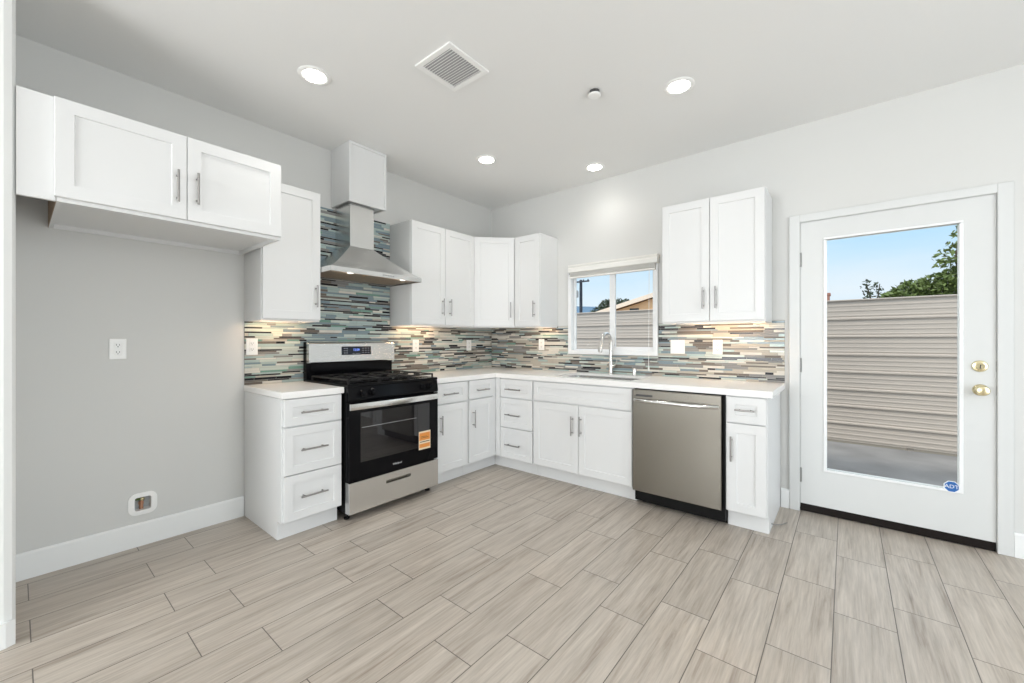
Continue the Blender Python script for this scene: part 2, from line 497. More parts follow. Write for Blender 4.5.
obj('door_sweep', MB(FB).box((2.9765, -0.044, 0.003), (3.8915, -0.0016, 0.0555), 0.002), M['dark'], dr, label='dark door sweep along the bottom edge')
th = MB(FB); th.prism([(-0.115, 0.0005), (-0.046, 0.0005), (-0.046, 0.016), (-0.05, 0.021), (-0.09, 0.021), (-0.115, 0.012)], 'x', 2.9715, 3.8965)
obj('threshold', th, M['dark'], dr, label='dark bronze threshold')
jm = MB(FB)
jm.box((2.9705, -0.118, 0.022), (2.9745, -0.0005, 2.046)); jm.box((3.8935, -0.118, 0.022), (3.8975, -0.0005, 2.046)); jm.box((2.9705, -0.118, 2.0445), (3.8975, -0.0005, 2.0485))
jm.box((2.9745, -0.062, 0.056), (2.9865, -0.0475, 2.0445)); jm.box((3.8815, -0.062, 0.056), (3.8935, -0.0475, 2.0445)); jm.box((2.9865, -0.062, 2.031), (3.8815, -0.0475, 2.0445))
obj('door_jamb', jm, M['trim'], dr)
for z in (1.782, 1.035, 0.257):
    hg = MB(FB); hg.tube([(2.9755, 0.004, z - 0.05), (2.9755, 0.004, z + 0.05)], 0.0075, 10)
    for k in (-0.02, 0.02): hg.tube([(2.9755, 0.004, z + k - 0.001), (2.9755, 0.004, z + k + 0.001)], 0.0082, 10)
    hg.box((2.977, -0.0005, z - 0.048), (2.984, 0.0012, z + 0.048))
    obj('hinge', hg, M['hinge'], dr, smooth=40)
db = MB(FB); db.lathe((3.829, 0, 1.06), (0, 1, 0), [(0.033, -0.0008), (0.033, 0.006), (0.029, 0.011), (0.020, 0.013), (0.019, 0.019), (0.0, 0.020)])
d1 = obj('deadbolt', db, M['brass'], dr, smooth=35, label='round brass deadbolt')
obj('key_slot', MB(FB).box((3.8265, 0.0195, 1.045), (3.8315, 0.0225, 1.068), 0.001), M['slot'], d1)
kn = MB(FB); kn.lathe((3.832, 0, 0.922), (0, 1, 0), [(0.033, -0.0008), (0.033, 0.004), (0.027, 0.010), (0.014, 0.014), (0.012, 0.032), (0.020, 0.038), (0.0275, 0.048), (0.0285, 0.058), (0.024, 0.066), (0.012, 0.070), (0.0, 0.0705)])
obj('door_knob', kn, M['brass'], dr, smooth=35, label='round brass door knob')
lp = MB(FB)
lp.box((3.8925, -0.030, 1.03), (3.8934, -0.001, 1.09)); lp.box((3.8925, -0.030, 0.895), (3.8934, -0.001, 0.95))
obj('strike_plate', lp, M['slot'], dr)
# alarm-company sticker at the lower right of the pane
st = MB(FB)
sx_, sz_ = 3.7165, 0.337
oc = [(sx_ + 0.036 * math.cos(R(22.5 + 45 * k)), sz_ + 0.036 * math.sin(R(22.5 + 45 * k))) for k in range(8)]
st.prism(oc, 'y', 0.0047, 0.0053)
sk = tag(obj('security_sticker', st, M['white']), 'blue octagonal security sticker with white letters, low on the door glass', 'sticker')
oc2 = [(sx_ + 0.0315 * math.cos(R(22.5 + 45 * k)), sz_ + 0.0315 * math.sin(R(22.5 + 45 * k))) for k in range(8)]
obj('blue_field', MB(FB).prism(oc2, 'y', 0.0054, 0.0057), M['blue'], sk)
obj('lettering', text_mesh('ADT', 0.030, frame_matrix((sx_, -0.0060, sz_), (1, 0, 0), (0, 0, 1)), M['white']), None, sk)
# casing
tr = MB(FB)
tr.box((2.9115, 0.0005, 0.0005), (2.9735, 0.017, 2.0985), 0.003); tr.box((3.8945, 0.0005, 0.0005), (3.9555, 0.017, 2.0985), 0.003)
tr.box((2.9735, 0.0005, 2.0465), (3.8945, 0.017, 2.0985), 0.003)
struct('trim_1', tr, M['trim'], 'flat white casing around the glass door')

# ------------------------------------------------------------------ window_1
wd = bpy.data.objects.new('window_1', None); COL.objects.link(wd); wd.location = (1.51, 0, 1.075); tag(wd, 'white vinyl sliding window over the sink', None, None, 'structure')
def ring_frame(mb, u0, u1, z0, z1, w, d0, d1, wb=None, wt=None, bev=0.002):
    wb = w if wb is None else wb; wt = w if wt is None else wt
    mb.box((u0, d0, z0), (u1, d1, z0 + wb), bev); mb.box((u0, d0, z1 - wt), (u1, d1, z1), bev)
    mb.box((u0, d0, z0 + wb), (u0 + w, d1, z1 - wt), bev); mb.box((u1 - w, d0, z0 + wb), (u1, d1, z1 - wt), bev)
wf = MB(FB); ring_frame(wf, 1.060, 1.964, 1.0755, 1.962, 0.036, 0.0085, 0.020, bev=0.002)       # flange on the tile and wall
obj('window_frame', wf, M['vinyl'], wd)
wf = MB(FB); ring_frame(wf, WX0 + 0.001, WX1 - 0.001, WZ0 + 0.001, WZ1 - 0.001, 0.012, -0.085, 0.0080, bev=0.001)
obj('window_jamb', wf, M['vinyl'], wd)
s1 = MB(FB); ring_frame(s1, 1.0885, 1.520, 1.1015, 1.9365, 0.024, -0.062, -0.040)
s1 = obj('sliding_sash', s1, M['vinyl'], wd)
obj('glass_pane', MB(FB).box((1.1127, -0.053, 1.1257), (1.4958, -0.049, 1.9123)), M['glass'], s1)
s2 = MB(FB); ring_frame(s2, 1.500, 1.9365, 1.1015, 1.9365, 0.026, -0.030, -0.006, wb=0.050)
s2.box((1.5262, -0.030, 1.152), (1.556, -0.006, 1.910), 0.002)
s2 = obj('sliding_sash', s2, M['vinyl'], wd)
obj('glass_pane', MB(FB).box((1.5563, -0.020, 1.1517), (1.9103, -0.016, 1.9103)), M['glass'], s2)
# the raised blind
bl = thing('window_blind', (1.51, -0.03, 1.84), 'raised white slat blind bunched under its valance over the sink window', 'blind')
v = MB(FB); v.prism([(0.0205, 1.879), (0.062, 1.879), (0.066, 1.886), (0.066, 1.918), (0.060, 1.924), (0.060, 1.934), (0.066, 1.940), (0.066, 1.953), (0.0205, 1.953)], 'x', 1.088, 1.976)
obj('valance', v, M['blind'], bl)
v = MB(FB)
for k in range(9):
    v.box((1.100, 0.023, 1.8785 - 0.0043 * k - 0.003), (1.950, 0.056, 1.8785 - 0.0043 * k - 0.0006))
obj('slat_stack', v, M['blind'], bl)
obj('bottom_rail', MB(FB).box((1.098, 0.0225, 1.822), (1.952, 0.057, 1.838), 0.003), M['blind'], bl)
c = MB(FB); c.tube([(1.905, 0.060, 1.878), (1.903, 0.062, 1.5), (1.900, 0.060, 0.985)], 0.0022, 8)
c = obj('lift_cord', c, M['cord'], bl, smooth=40)
obj('tassel', MB(FB).lathe((1.900, 0.060, 0.985), (0, 0, -1), [(0.003, 0), (0.006, 0.008), (0.0075, 0.03), (0.006, 0.038), (0, 0.04)], 12), M['plastic'], c, smooth=40)
obj('cord_cleat', MB(FB).box((1.088, 0.0205, 1.862), (1.099, 0.050, 1.8785), 0.002), M['nickel'], bl)

# ------------------------------------------------------------------ mosaic backsplash
def mosaic(F, regions, holes, seed, tone):
    rnd = random.Random(seed)
    mb = MB(F)
    names = [t[0] for t in TILES]
    for (u0, u1, z0, z1) in regions:
        # grout bed
        hs = [h for h in holes if h[0] < u1 and h[1] > u0 and h[2] < z1 and h[3] > z0]
        hs2 = [(max(h[0], u0), min(h[1], u1), max(h[2], z0), min(h[3], z1)) for h in hs]
        us = sorted({u0, u1, *[h[0] for h in hs2], *[h[1] for h in hs2]})
        zs = sorted({z0, z1, *[h[2] for h in hs2], *[h[3] for h in hs2]})
        for a, b in zip(us, us[1:]):
            for c, d in zip(zs, zs[1:]):
                if any(h[0] <= a and b <= h[1] and h[2] <= c and d <= h[3] for h in hs2): continue
                mb.box((a, 0.0005, c), (b, 0.0055, d), m=M['grout'])
        z = z0 + 0.001
        while z < z1 - 0.004:
            h = rnd.choice((0.0095, 0.0095, 0.0125, 0.0125, 0.0165, 0.0195))
            zt = min(z + h, z1 - 0.0006)
            u = u0 + 0.001 - rnd.random() * 0.08
            while u < u1 - 0.003:
                ln = rnd.choice((0.06, 0.09, 0.12, 0.15, 0.15, 0.2, 0.26)) * rnd.uniform(0.85, 1.15)
                wts = [t[3] for t in TILES]
                wts = [w * k for w, k in zip(wts, tone(u, z))]
                if h > 0.018: wts[6] *= 0.05; wts[7] *= 0.4; wts[4] *= 0.5
                if h < 0.010: wts[0] *= 0.6; wts[2] *= 0.6; wts[6] *= 2.0
                nm = rnd.choices(names, wts)[0]
                if ln > 0.2 and nm == 'charcoal_glass': ln *= 0.6
                segs = [(max(u, u0 + 0.001), min(u + ln, u1 - 0.001))]
                for hh in hs2:
                    if zt > hh[2] and z < hh[3]:
                        out = []
                        for a, b in segs:
                            if b <= hh[0] or a >= hh[1]: out.append((a, b)); continue
                            if a < hh[0]: out.append((a, hh[0] - 0.001))
                            if b > hh[1]: out.append((hh[1] + 0.001, b))
                        segs = out
                for a, b in segs:
                    if b - a > 0.004:
                        t = 0.0075 + rnd.random() * 0.001
                        mb_tile(mb, a, b, z, zt, t, M[nm])
                u += ln + 0.0016
            z = zt + 0.0016
    return mb
def mb_tile(mb, a, b, z, zt, t, m):
    e = 0.0008
    p = mb.vs([(a, 0.0054, z), (b, 0.0054, z), (b, 0.0054, zt), (a, 0.0054, zt), (a + e, t, z + e), (b - e, t, z + e), (b - e, t, zt - e), (a + e, t, zt - e)])
    mb.face(p[4:], m)
    for i in range(4):
        mb.face([p[i], p[(i + 1) % 4], p[4 + (i + 1) % 4], p[4 + i]], m)
def tone_left(u, z):
    if -2.16 < u + 0.04 and u < -1.45:      # cooler strips behind the hood and the range, darkened for the weaker light there
        return [1.9, .9, .12, .08, 1.2, 3.2, 1.3, .5, 1.4]
    k = min(1, max(0, (u + 2.5) / 1.6))
    return [1.5 - k * .8, 1.4 - k * .5, 1.1, .5 + .6 * k, .8, .6, .8, .6 + .4 * k, 1.2]
def tone_back(u, z):
    k = min(1, max(0, u / 1.1))
    if 1.0 < u < 2.1: return [1.2, .8, .6, .7, 1.2, 2.2, 1.1, .9, .2]
    return [.6, .7, 1.0, 1.3, 1.1, .6, .8, 1.3 - .3 * k, 0.7 * (1 - k)]
CT = 0.8993
bs = mosaic(FA, [(-2.531, -0.0005, CT + 0.0006, 1.339), (-2.152, -1.373, 1.339, 2.268)], [], 5, tone_left)
tag(obj('backsplash', bs), 'linear glass and stone mosaic backsplash behind the range and the hood', 'backsplash')
bs = mosaic(FB, [(0.0082, 2.884, CT + 0.0006, 1.357)], [(1.0585, 1.9655, 1.074, 1.4)], 9, tone_back)
# nothing of the strip hidden behind the corner wall cabinets is lost: they hang above it
tag(obj('backsplash', bs), 'linear glass and stone mosaic backsplash behind the sink, left and right of the window', 'backsplash')

# ------------------------------------------------------------------ cabinets
def pull(parent, F, u, d, z, ln=0.157, vertical=True, r=0.0055):
    mb = MB(F)
    h = ln / 2
    so = 0.034
    if vertical:
        mb.tube([(u, d + so, z - h), (u, d + so, z + h)], r, 12)
        for s in (-1, 1): mb.tube([(u, d - 0.0005, z + s * (h - 0.024)), (u, d + so, z + s * (h - 0.024))], r * 0.8, 10)
    else:
        mb.tube([(u - h, d + so, z), (u + h, d + so, z)], r, 12)
        for s in (-1, 1): mb.tube([(u + s * (h - 0.024), d - 0.0005, z), (u + s * (h - 0.024), d + so, z)], r * 0.8, 10)
    return obj('handle', mb, M['nickel'], parent, smooth=40)
DF = 0.619         # face of the base boxes
DT = 0.020
TK = 0.5587
G = 0.0016
def base_box(parent, F, u0, u1, name='carcass', notch=True, toe=None, zt=0.857):
    """box with a toe notch: two side panels, bottom, back and a face frame"""
    mb = MB(F)
    side = [(0.009, 0.001), (TK, 0.001), (TK, 0.115), (DF, 0.115), (DF, zt), (0.009, zt)]
    for a, b in ((u0, u0 + 0.018), (u1 - 0.018, u1)):
        mb.prism(side, 'x', a, b)
    mb.box((u0 + 0.018, 0.009, 0.115), (u1 - 0.018, DF - 0.02, 0.133))
    mb.box((u0 + 0.018, 0.009, 0.133), (u1 - 0.018, 0.020, zt))
    mb.box((u0 + 0.018, DF - 0.02, 0.115), (u1 - 0.018, DF, zt))
    o = obj(name, mb, M['cab'], parent)
    ta, tb = toe or (u0 + 0.0005, u1 - 0.0005)
    obj('toe_kick', MB(F).box((ta, TK + 0.0002, 0.001), (tb, TK + 0.006, 0.1145), 0.0008), M['cab'], parent)
    return o
def front(parent, F, kind, u0, u1, z0, z1, handle=None, d=DF + 0.0006, w=0.057, hl=0.157):
    mb = MB(F).shaker(u0, u1, z0, z1, d, DT, w, m=None)
    o = obj(kind, mb, M['cab'], parent)
    if handle:
        hu, hz, vert = handle
        pull(o, F, hu, d + DT, hz, hl, vert)
    return o
CB = 'white shaker base cabinet'
GB = 'white shaker base cabinets'
GW = 'white shaker wall cabinets'
# left of the range: three drawers
t = thing('base_cabinet', (0.32, -2.34, 0), 'narrow white base cabinet of three drawers left of the range', 'cabinet', GB)
base_box(t, FA, -2.531, -2.158)
front(t, FA, 'drawer', -2.520, -2.166, 0.691, 0.853, (-2.353, 0.771, False), w=0.048, hl=0.163)
front(t, FA, 'drawer', -2.520, -2.166, 0.397, 0.681, (-2.353, 0.543, False), w=0.05, hl=0.163)
front(t, FA, 'drawer', -2.520, -2.166, 0.118, 0.391, (-2.353, 0.258, False), w=0.05, hl=0.163)
# right of the range
t = thing('base_cabinet', (0.32, -1.18, 0), 'white base cabinet with one drawer over one door, directly right of the range', 'cabinet', GB)
base_box(t, FA, -1.3655, -1.001)
front(t, FA, 'drawer', -1.352, -1.016, 0.686, 0.851, (-1.226, 0.762, False), w=0.048)
front(t, FA, 'door', -1.352, -1.016, 0.118, 0.674, (-1.322, 0.513, True))
t = thing('base_cabinet', (0.32, -0.8, 0), 'white base cabinet with one drawer over one door, right beside the inner corner', 'cabinet', GB)
base_box(t, FA, -1.000, -0.6225, toe=(-0.9995, -0.5650))
obj('filler_strip', MB(FA).box((-0.6705, DF + 0.0004, 0.116), (-0.6345, DF + 0.0150, 0.856), 0.001), M['cab'], t)
front(t, FA, 'drawer', -0.986, -0.672, 0.689, 0.851, (-0.835, 0.762, False), w=0.048)
front(t, FA, 'door', -0.986, -0.672, 0.118, 0.677, (-0.946, 0.512, True))
# corner filler belongs to the run on the back wall
t = thing('base_cabinet', (0.9, -0.32, 0), 'white base cabinet of three drawers left of the sink cabinet', 'cabinet', GB)
base_box(t, FB, 0.6415, 1.0795, toe=(0.5652, 1.079))
obj('filler_strip', MB(FB).box((0.6352, DF + 0.0004, 0.116), (0.691, DF + 0.0150, 0.856), 0.001), M['cab'], t)
front(t, FB, 'drawer', 0.699, 1.071, 0.683, 0.849, (0.869, 0.760, False), w=0.048, hl=0.175)
front(t, FB, 'drawer', 0.699, 1.071, 0.405, 0.672, (0.866, 0.525, False), w=0.05, hl=0.17)
front(t, FB, 'drawer', 0.699, 1.071, 0.118, 0.396, (0.866, 0.248, False), w=0.05, hl=0.17)
t = thing('base_cabinet', (1.54, -0.32, 0), 'wide white sink base cabinet with two doors under a plain false drawer front', 'cabinet', GB)
mb = MB(FB)
side = [(0.009, 0.001), (TK, 0.001), (TK, 0.115), (DF, 0.115), (DF, 0.857), (0.009, 0.857)]
for a, b in ((1.0805, 1.0985), (1.9855, 2.0035)): mb.prism(side, 'x', a, b)
mb.box((1.0985, 0.009, 0.115), (1.9855, DF - 0.02, 0.133)); mb.box((1.0985, 0.009, 0.133), (1.9855, 0.020, 0.6))
mb.box((1.0985, DF - 0.02, 0.115), (1.9855, DF, 0.140)); mb.box((1.0985, DF - 0.02, 0.827), (1.9855, DF, 0.857)); mb.box((1.0985, DF - 0.02, 0.672), (1.9855, DF, 0.694))
obj('carcass', mb, M['cab'], t)
obj('toe_kick', MB(FB).box((1.081, TK + 0.0002, 0.001), (2.003, TK + 0.006, 0.1145), 0.0008), M['cab'], t)
front(t, FB, 'false_drawer_front', 1.089, 1.995, 0.688, 0.849, None, w=0.048)
front(t, FB, 'door', 1.089, 1.537, 0.122, 0.676, (1.489, 0.512, True))
front(t, FB, 'door', 1.541, 1.995, 0.122, 0.676, (1.567, 0.516, True))
t = thing('base_cabinet', (2.745, -0.32, 0), 'narrow white base cabinet with drawer and door, between dishwasher and glass door', 'cabinet', GB)
base_box(t, FB, 2.6245, 2.8565)
front(t, FB, 'drawer', 2.633, 2.851, 0.688, 0.850, (2.738, 0.772, False), w=0.048, hl=0.11)
front(t, FB, 'door', 2.633, 2.851, 0.120, 0.680, (2.662, 0.522, True), w=0.057)
# loose wire by the end cabinet
c = MB().tube([(2.8585, -0.47, 0.035), (2.872, -0.44, 0.022), (2.90, -0.37, 0.006), (2.925, -0.305, 0.0035)], 0.003, 8)
tag(obj('loose_cable', c, M['wire'], smooth=40), 'short grey cable end poking out beside the end cabinet onto the floor', 'cable')

# wall cabinets
UD = 0.3000        # face of wall cabinet boxes
UZ0, UZ1 = 1.3408, 2.2567
def wall_box(parent, F, u0, u1, z0=UZ0, z1=UZ1, depth=UD, db=0.001, lip=0.034):
    mb = MB(F)
    mb.box((u0, db, z0), (u0 + 0.016, depth, z1)); mb.box((u1 - 0.016, db, z0), (u1, depth, z1))
    mb.box((u0 + 0.016, db, z1 - 0.016), (u1 - 0.016, depth, z1)); mb.box((u0 + 0.016, db, z0 + lip), (u1 - 0.016, depth - 0.019, z0 + lip + 0.014), m=None)
    mb.box((u0 + 0.016, db, z0), (u1 - 0.016, db + 0.014, z0 + lip)); mb.box((u0 + 0.016, db, z0 + lip + 0.014), (u1 - 0.016, db + 0.006, z1 - 0.016))
    mb.box((u0 + 0.016, depth - 0.019, z0), (u1 - 0.016, depth, z0 + lip + 0.014)); mb.box((u0 + 0.016, depth - 0.019, z1 - 0.045), (u1 - 0.016, depth, z1 - 0.016))
    return obj('carcass', mb, M['cab'], parent)
def light_bar(parent, F, u0, u1, d0=0.10, z=UZ0 + 0.0335):
    hs = obj('light_bar', MB(F).box((u0 - 0.012, d0 - 0.014, z - 0.011), (u1 + 0.012, d0 + 0.014, z), 0.002), M['plastic'], parent, label='warm light bar under the cabinet')
    obj('lens', MB(F).box((u0, d0 - 0.009, z - 0.0128), (u1, d0 + 0.009, z - 0.0111)), M['warmled'], hs)
ud = UD + 0.0006
t = thing('wall_cabinet', (0.16, -2.34, UZ0), 'single-door white wall cabinet left of the range hood', 'cabinet', GW)
wall_box(t, FA, -2.529, -2.1525)
front(t, FA, 'door', -2.524, -2.1540, UZ0 + 0.012, UZ1 - 0.003, (-2.190, 1.52, True), d=ud)
light_bar(t, FA, -2.49, -2.20)
t = thing('wall_cabinet', (0.16, -0.988, UZ0), 'double-door white wall cabinet right of the range hood', 'cabinet', GW)
wall_box(t, FA, -1.371, -0.6005)
front(t, FA, 'door', -1.367, -0.9895, UZ0 + 0.012, UZ1 - 0.003, (-1.028, 1.518, True), d=ud)
front(t, FA, 'door', -0.9865, -0.604, UZ0 + 0.012, UZ1 - 0.003, (-0.938, 1.518, True), d=ud)
light_bar(t, FA, -1.335, -0.90)
t = thing('wall_cabinet', (0.2, -0.2, UZ0), 'diagonal white corner wall cabinet with one door', 'cabinet', GW)
foot = [(0.001, -0.001), (0.001, -0.5995), (UD, -0.5995), (0.6055, -UD), (0.6055, -0.001)]
mb = MB(); mb.prism(foot, 'z', UZ0 + 0.034, UZ1)
n5 = [(0.001, -0.5995), (UD, -0.5995), (UD, -0.5835), (0.001, -0.5835)]
mb.prism(n5, 'z', UZ0, UZ0 + 0.0339); mb.prism([(0.6055, -0.001), (0.6055, -UD), (0.5895, -UD), (0.5895, -0.001)], 'z', UZ0, UZ0 + 0.0339)
mb.prism([(UD + 0.0005, -0.599), (0.605, -UD - 0.0005), (0.5890, -UD - 0.0005), (UD + 0.0005, -0.5830)], 'z', UZ0, UZ0 + 0.0339)
obj('carcass', mb, M['cab'], t)
pA, pB = Vector((UD, -0.5995, 0)), Vector((0.6055, -UD, 0))
ed = (pB - pA).normalized(); no = Vector((ed.y, -ed.x, 0))
FD = Matrix(((ed.x, no.x, 0, pA.x), (ed.y, no.y, 0, pA.y), (0, 0, 1, 0), (0, 0, 0, 1)))
LD = (pB - pA).length
front(t, FD, 'door', 0.012, LD - 0.012, UZ0 + 0.012, UZ1 - 0.003, (LD - 0.052, 1.518, True), d=0.0006)
t = thing('wall_cabinet', (0.76, -0.16, UZ0), 'single-door white wall cabinet between the corner and the window', 'cabinet', GW)
wall_box(t, FB, 0.6065, 0.9245)
front(t, FB, 'door', 0.615, 0.920, UZ0 + 0.012, UZ1 - 0.003, (0.868, 1.518, True), d=ud)
light_bar(t, FB, 0.70, 0.89)
t = thing('wall_cabinet', (2.45, -0.16, UZ0), 'double-door white wall cabinet between the window and the glass door', 'cabinet', GW)
wall_box(t, FB, 2.1035, 2.8045)
front(t, FB, 'door', 2.108, 2.4515, UZ0 + 0.012, UZ1 - 0.003, (2.412, 1.52, True), d=ud)
front(t, FB, 'door', 2.4555, 2.800, UZ0 + 0.012, UZ1 - 0.003, (2.497, 1.522, True), d=ud)
light_bar(t, FB, 2.20, 2.76)
# over the refrigerator space
t = thing('wall_cabinet', (0.3, -2.99, 1.797), 'deep white double-door cabinet hung high over the empty refrigerator alcove', 'cabinet', GW)
wall_box(t, FA, -3.421, -2.5465, 1.797, 2.2333, 0.647, lip=0.022)
obj('side_panel', MB(FA).box((-3.4225, 0.001, 1.797), (-3.4212, 0.628, 2.2333)), M['raw'], t, label='raw brown side of the cabinet')
obj('filler_panel', MB(FA).box((-3.5295, 0.629, 1.797), (-3.4230, 0.6475, 2.2333), 0.001), M['cab'], t)
front(t, FA, 'door', -3.428, -2.9875, 1.814, 2.2315, (-3.0265, 1.966, True), d=0.6476)
front(t, FA, 'door', -2.9845, -2.5475, 1.814, 2.2315, (-2.9475, 1.972, True), d=0.6476)

# wooden cover over the hood duct
t = thing('duct_cover', (0.14, -1.76, 2.283), 'white boxed duct cover between the hood chimney and the ceiling', 'duct cover')
b = MB(FA)
b.box((-1.917, 0.001, 2.283), (-1.905, 0.268, 2.742)); b.box((-1.607, 0.001, 2.283), (-1.595, 0.268, 2.742))
b.box((-1.905, 0.0095, 2.296), (-1.607, 0.268, 2.308))
obj('carcass', b, M['cab'], t)
obj('front_panel', MB(FA).shaker(-1.918, -1.593, 2.279, 2.742, 0.2685, 0.018, 0.018, 0.008), M['cab'], t)

# ------------------------------------------------------------------ range hood
t = thing('range_hood', (0.23, -1.7625, 1.69), 'stainless chimney range hood over the range', 'range hood')
hx, hy0, hy1 = 0.462, -2.1505, -1.3735
b = MB()
z0, z1, z2 = 1.697, 1.732, 1.945
b.box((0.0095, hy0, z0), (hx, hy0 + 0.004, z1)); b.box((0.0095, hy1 - 0.004, z0), (hx, hy1, z1)); b.box((hx - 0.004, hy0 + 0.004, z0), (hx, hy1 - 0.004, z1)); b.box((0.0095, hy0 + 0.004, z0), (0.0135, hy1 - 0.004, z1))
rim = obj('rim', b, M['steel'], t)
b = MB()
cy0, cy1, cx = -1.886, -1.682, 0.242
# concave pyramid, lofted in steps
rings = []
for k in range(9):
    s = k / 8
    g = s ** 0.85
    w = s ** 1.0
    xx = hx + (cx - hx) * g
    rings.append(b.vs([(0.0095, hy0 + (cy0 - hy0) * g, z1 + (z2 - z1) * w), (xx, hy0 + (cy0 - hy0) * g, z1 + (z2 - z1) * w), (xx, hy1 + (cy1 - hy1) * g, z1 + (z2 - z1) * w), (0.0095, hy1 + (cy1 - hy1) * g, z1 + (z2 - z1) * w)]))
for a, c in zip(rings, rings[1:]):
    for k in range(4): b.face([a[k], a[(k + 1) % 4], c[(k + 1) % 4], c[k]])
b.face(rings[-1]); b.face(rings[0][::-1])
obj('canopy', b, M['steel'], t, smooth=30)
obj('chimney', MB().box((0.0095, cy0, z2 + 0.0002), (cx, cy1, 2.2825), 0.002), M['steel'], t)
for a, c in ((hy0 + 0.03, -1.768), (-1.757, hy1 - 0.03)):
    b = MB().box((0.06, a, z0 + 0.006), (hx - 0.055, c, z0 + 0.012), 0.001)
    for k in range(16):
        y = a + 0.02 + (c - a - 0.04) * k / 15
        b.box((0.08, y - 0.004, z0 + 0.003), (hx - 0.075, y + 0.004, z0 + 0.0062))
    obj('grease_filter', b, M['filter'], t)
for y in (-1.99, -1.54):
    l = obj('hood_lamp', MB().lathe((hx - 0.03, y, z0 + 0.012), (0, 0, -1), [(0.022, 0), (0.022, 0.010), (0.018, 0.012), (0, 0.012)], 18), M['hoodlamp'], t, smooth=35)
b = MB()
for k in range(5): b.lathe((hx - 0.0005, -1.735 + 0.022 * k, z0 + 0.017), (1, 0, 0), [(0.0045, 0), (0.0045, 0.0025), (0.003, 0.0032), (0, 0.0032)], 12)
obj('button_row', b, M['slot'], t, smooth=35)

# ------------------------------------------------------------------ range
ry0, ry1 = -2.1440, -1.3880
t = thing('range', (0.35, -1.7625, 0), 'black and stainless freestanding gas range', 'range')
b = MB(); b.box((0.03, ry0 + 0.002, 0.055), (0.640, ry1 - 0.002, 0.895), 0.003)
obj('body', b, M['blackm'], t)
for x in (0.09, 0.60):
    for y in (ry0 + 0.035, ry1 - 0.035):
        obj('foot', MB().lathe((x, y, 0.0005), (0, 0, 1), [(0.020, 0), (0.020, 0.010), (0.009, 0.014), (0.009, 0.054)], 14), M['blackm'], t, smooth=35)
# cooktop
b = MB(); b.box((0.03, ry0, 0.8955), (0.686, ry1, 0.915), 0.005)
b.box((0.115, ry0 + 0.03, 0.9150), (0.60, ry1 - 0.03, 0.9185), 0.002)
ct = obj('cooktop', b, M['black'], t)
for (x, y, r) in ((0.22, -1.98, 0.045), (0.48, -1.98, 0.038), (0.35, -1.7625, 0.05), (0.22, -1.545, 0.038), (0.48, -1.545, 0.05)):
    b = MB(); b.lathe((x, y, 0.9187), (0, 0, 1), [(r, 0), (r, 0.006), (r * 0.9, 0.008), (r * 0.72, 0.009), (r * 0.72, 0.013), (r * 0.66, 0.015), (0, 0.0155)], 24)
    obj('burner', b, M['iron'], t, smooth=35)
def grate(y0, y1):
    b = MB()
    x0, x1, z = 0.125, 0.645, 0.946
    w = 0.0055
    for y in (y0, y1): b.box((x0, y - w, z - 0.010), (x1, y + w, z), 0.002)
    for x in (x0, x1, (x0 + x1) / 2): b.box((x - w, y0, z - 0.010), (x + w, y1, z - 0.0002), 0.002)
    ym = (y0 + y1) / 2
    for k in (0.25, 0.75):
        xm = x0 + (x1 - x0) * k
        b.box((xm - w, y0, z - 0.008), (xm + w, y0 + (y1 - y0) * .36, z + 0.001), 0.002)
        b.box((xm - w, y1 - (y1 - y0) * .36, z - 0.008), (xm + w, y1, z + 0.001), 0.002)
        b.box((xm - 0.11, ym - w, z - 0.008), (xm - 0.04, ym + w, z + 0.001), 0.002)
        b.box((xm + 0.04, ym - w, z - 0.008), (xm + 0.11, ym + w, z + 0.001), 0.002)
    for x in (x0, x1):
        for y in (y0, y1): b.box((x - w, y - w, 0.9155), (x + w, y + w, z - 0.001), 0.002)
    return b
for a, c in ((ry0 + 0.022, -1.893), (-1.880, -1.645), (-1.632, ry1 - 0.022)):
    obj('grate', grate(a, c), M['iron'], t)
# control panel with four knobs
b = MB(); b.prism([(0.6405, 0.802), (0.688, 0.802), (0.692, 0.815), (0.680, 0.8945), (0.6405, 0.8945)], 'y', ry0 + 0.001, ry1 - 0.001)
obj('control_panel', b, M['black'], t)
for y in (-2.055, -1.975, -1.555, -1.475):
    b = MB(); b.lathe((0.686, y, 0.852), (0.985, 0, 0.15), [(0.024, -0.001), (0.024, 0.008), (0.019, 0.012), (0.017, 0.030), (0.014, 0.033), (0, 0.034)], 22)
    b.box((0.714, y - 0.0045, 0.838), (0.728, y + 0.0045, 0.876), 0.002)
    obj('knob', b, M['black'], t, smooth=35)
# oven door
b = MB(FA); wall_grid(b, ry0 + 0.003, ry1 - 0.003, 0.272, 0.796, 0.6415, 0.691, [(-2.060, -1.472, 0.385, 0.722)])
od = obj('oven_door', b, M['black'], t)
obj('oven_window', MB(FA).box((-2.0595, 0.670, 0.3855), (-1.4725, 0.6895, 0.7215)), M['ovenglass'], od)
rk = MB(FA)
for z in (0.62,): rk.tube([(-2.05, 0.6898, z), (-1.60, 0.6898, z)], 0.0012, 8)
obj('rack_line', rk, M['grey'], od)
b = MB()
n = 18
pr = []
for k in range(n + 1):
    y = ry0 + 0.002 + (ry1 - ry0 - 0.020) * k / n
    s = abs(2 * k / n - 1)
    x = 0.712 + 0.010 * (1 - s * s)
    pr.append(b.vs([(x - 0.012, y, 0.746), (x, y, 0.748), (x + 0.003, y, 0.768), (x, y, 0.788), (x - 0.012, y, 0.790)]))
for a, c in zip(pr, pr[1:]):
    for k in range(5): b.face([a[k], a[(k + 1) % 5], c[(k + 1) % 5], c[k]])
b.face(pr[0][::-1]); b.face(pr[-1])
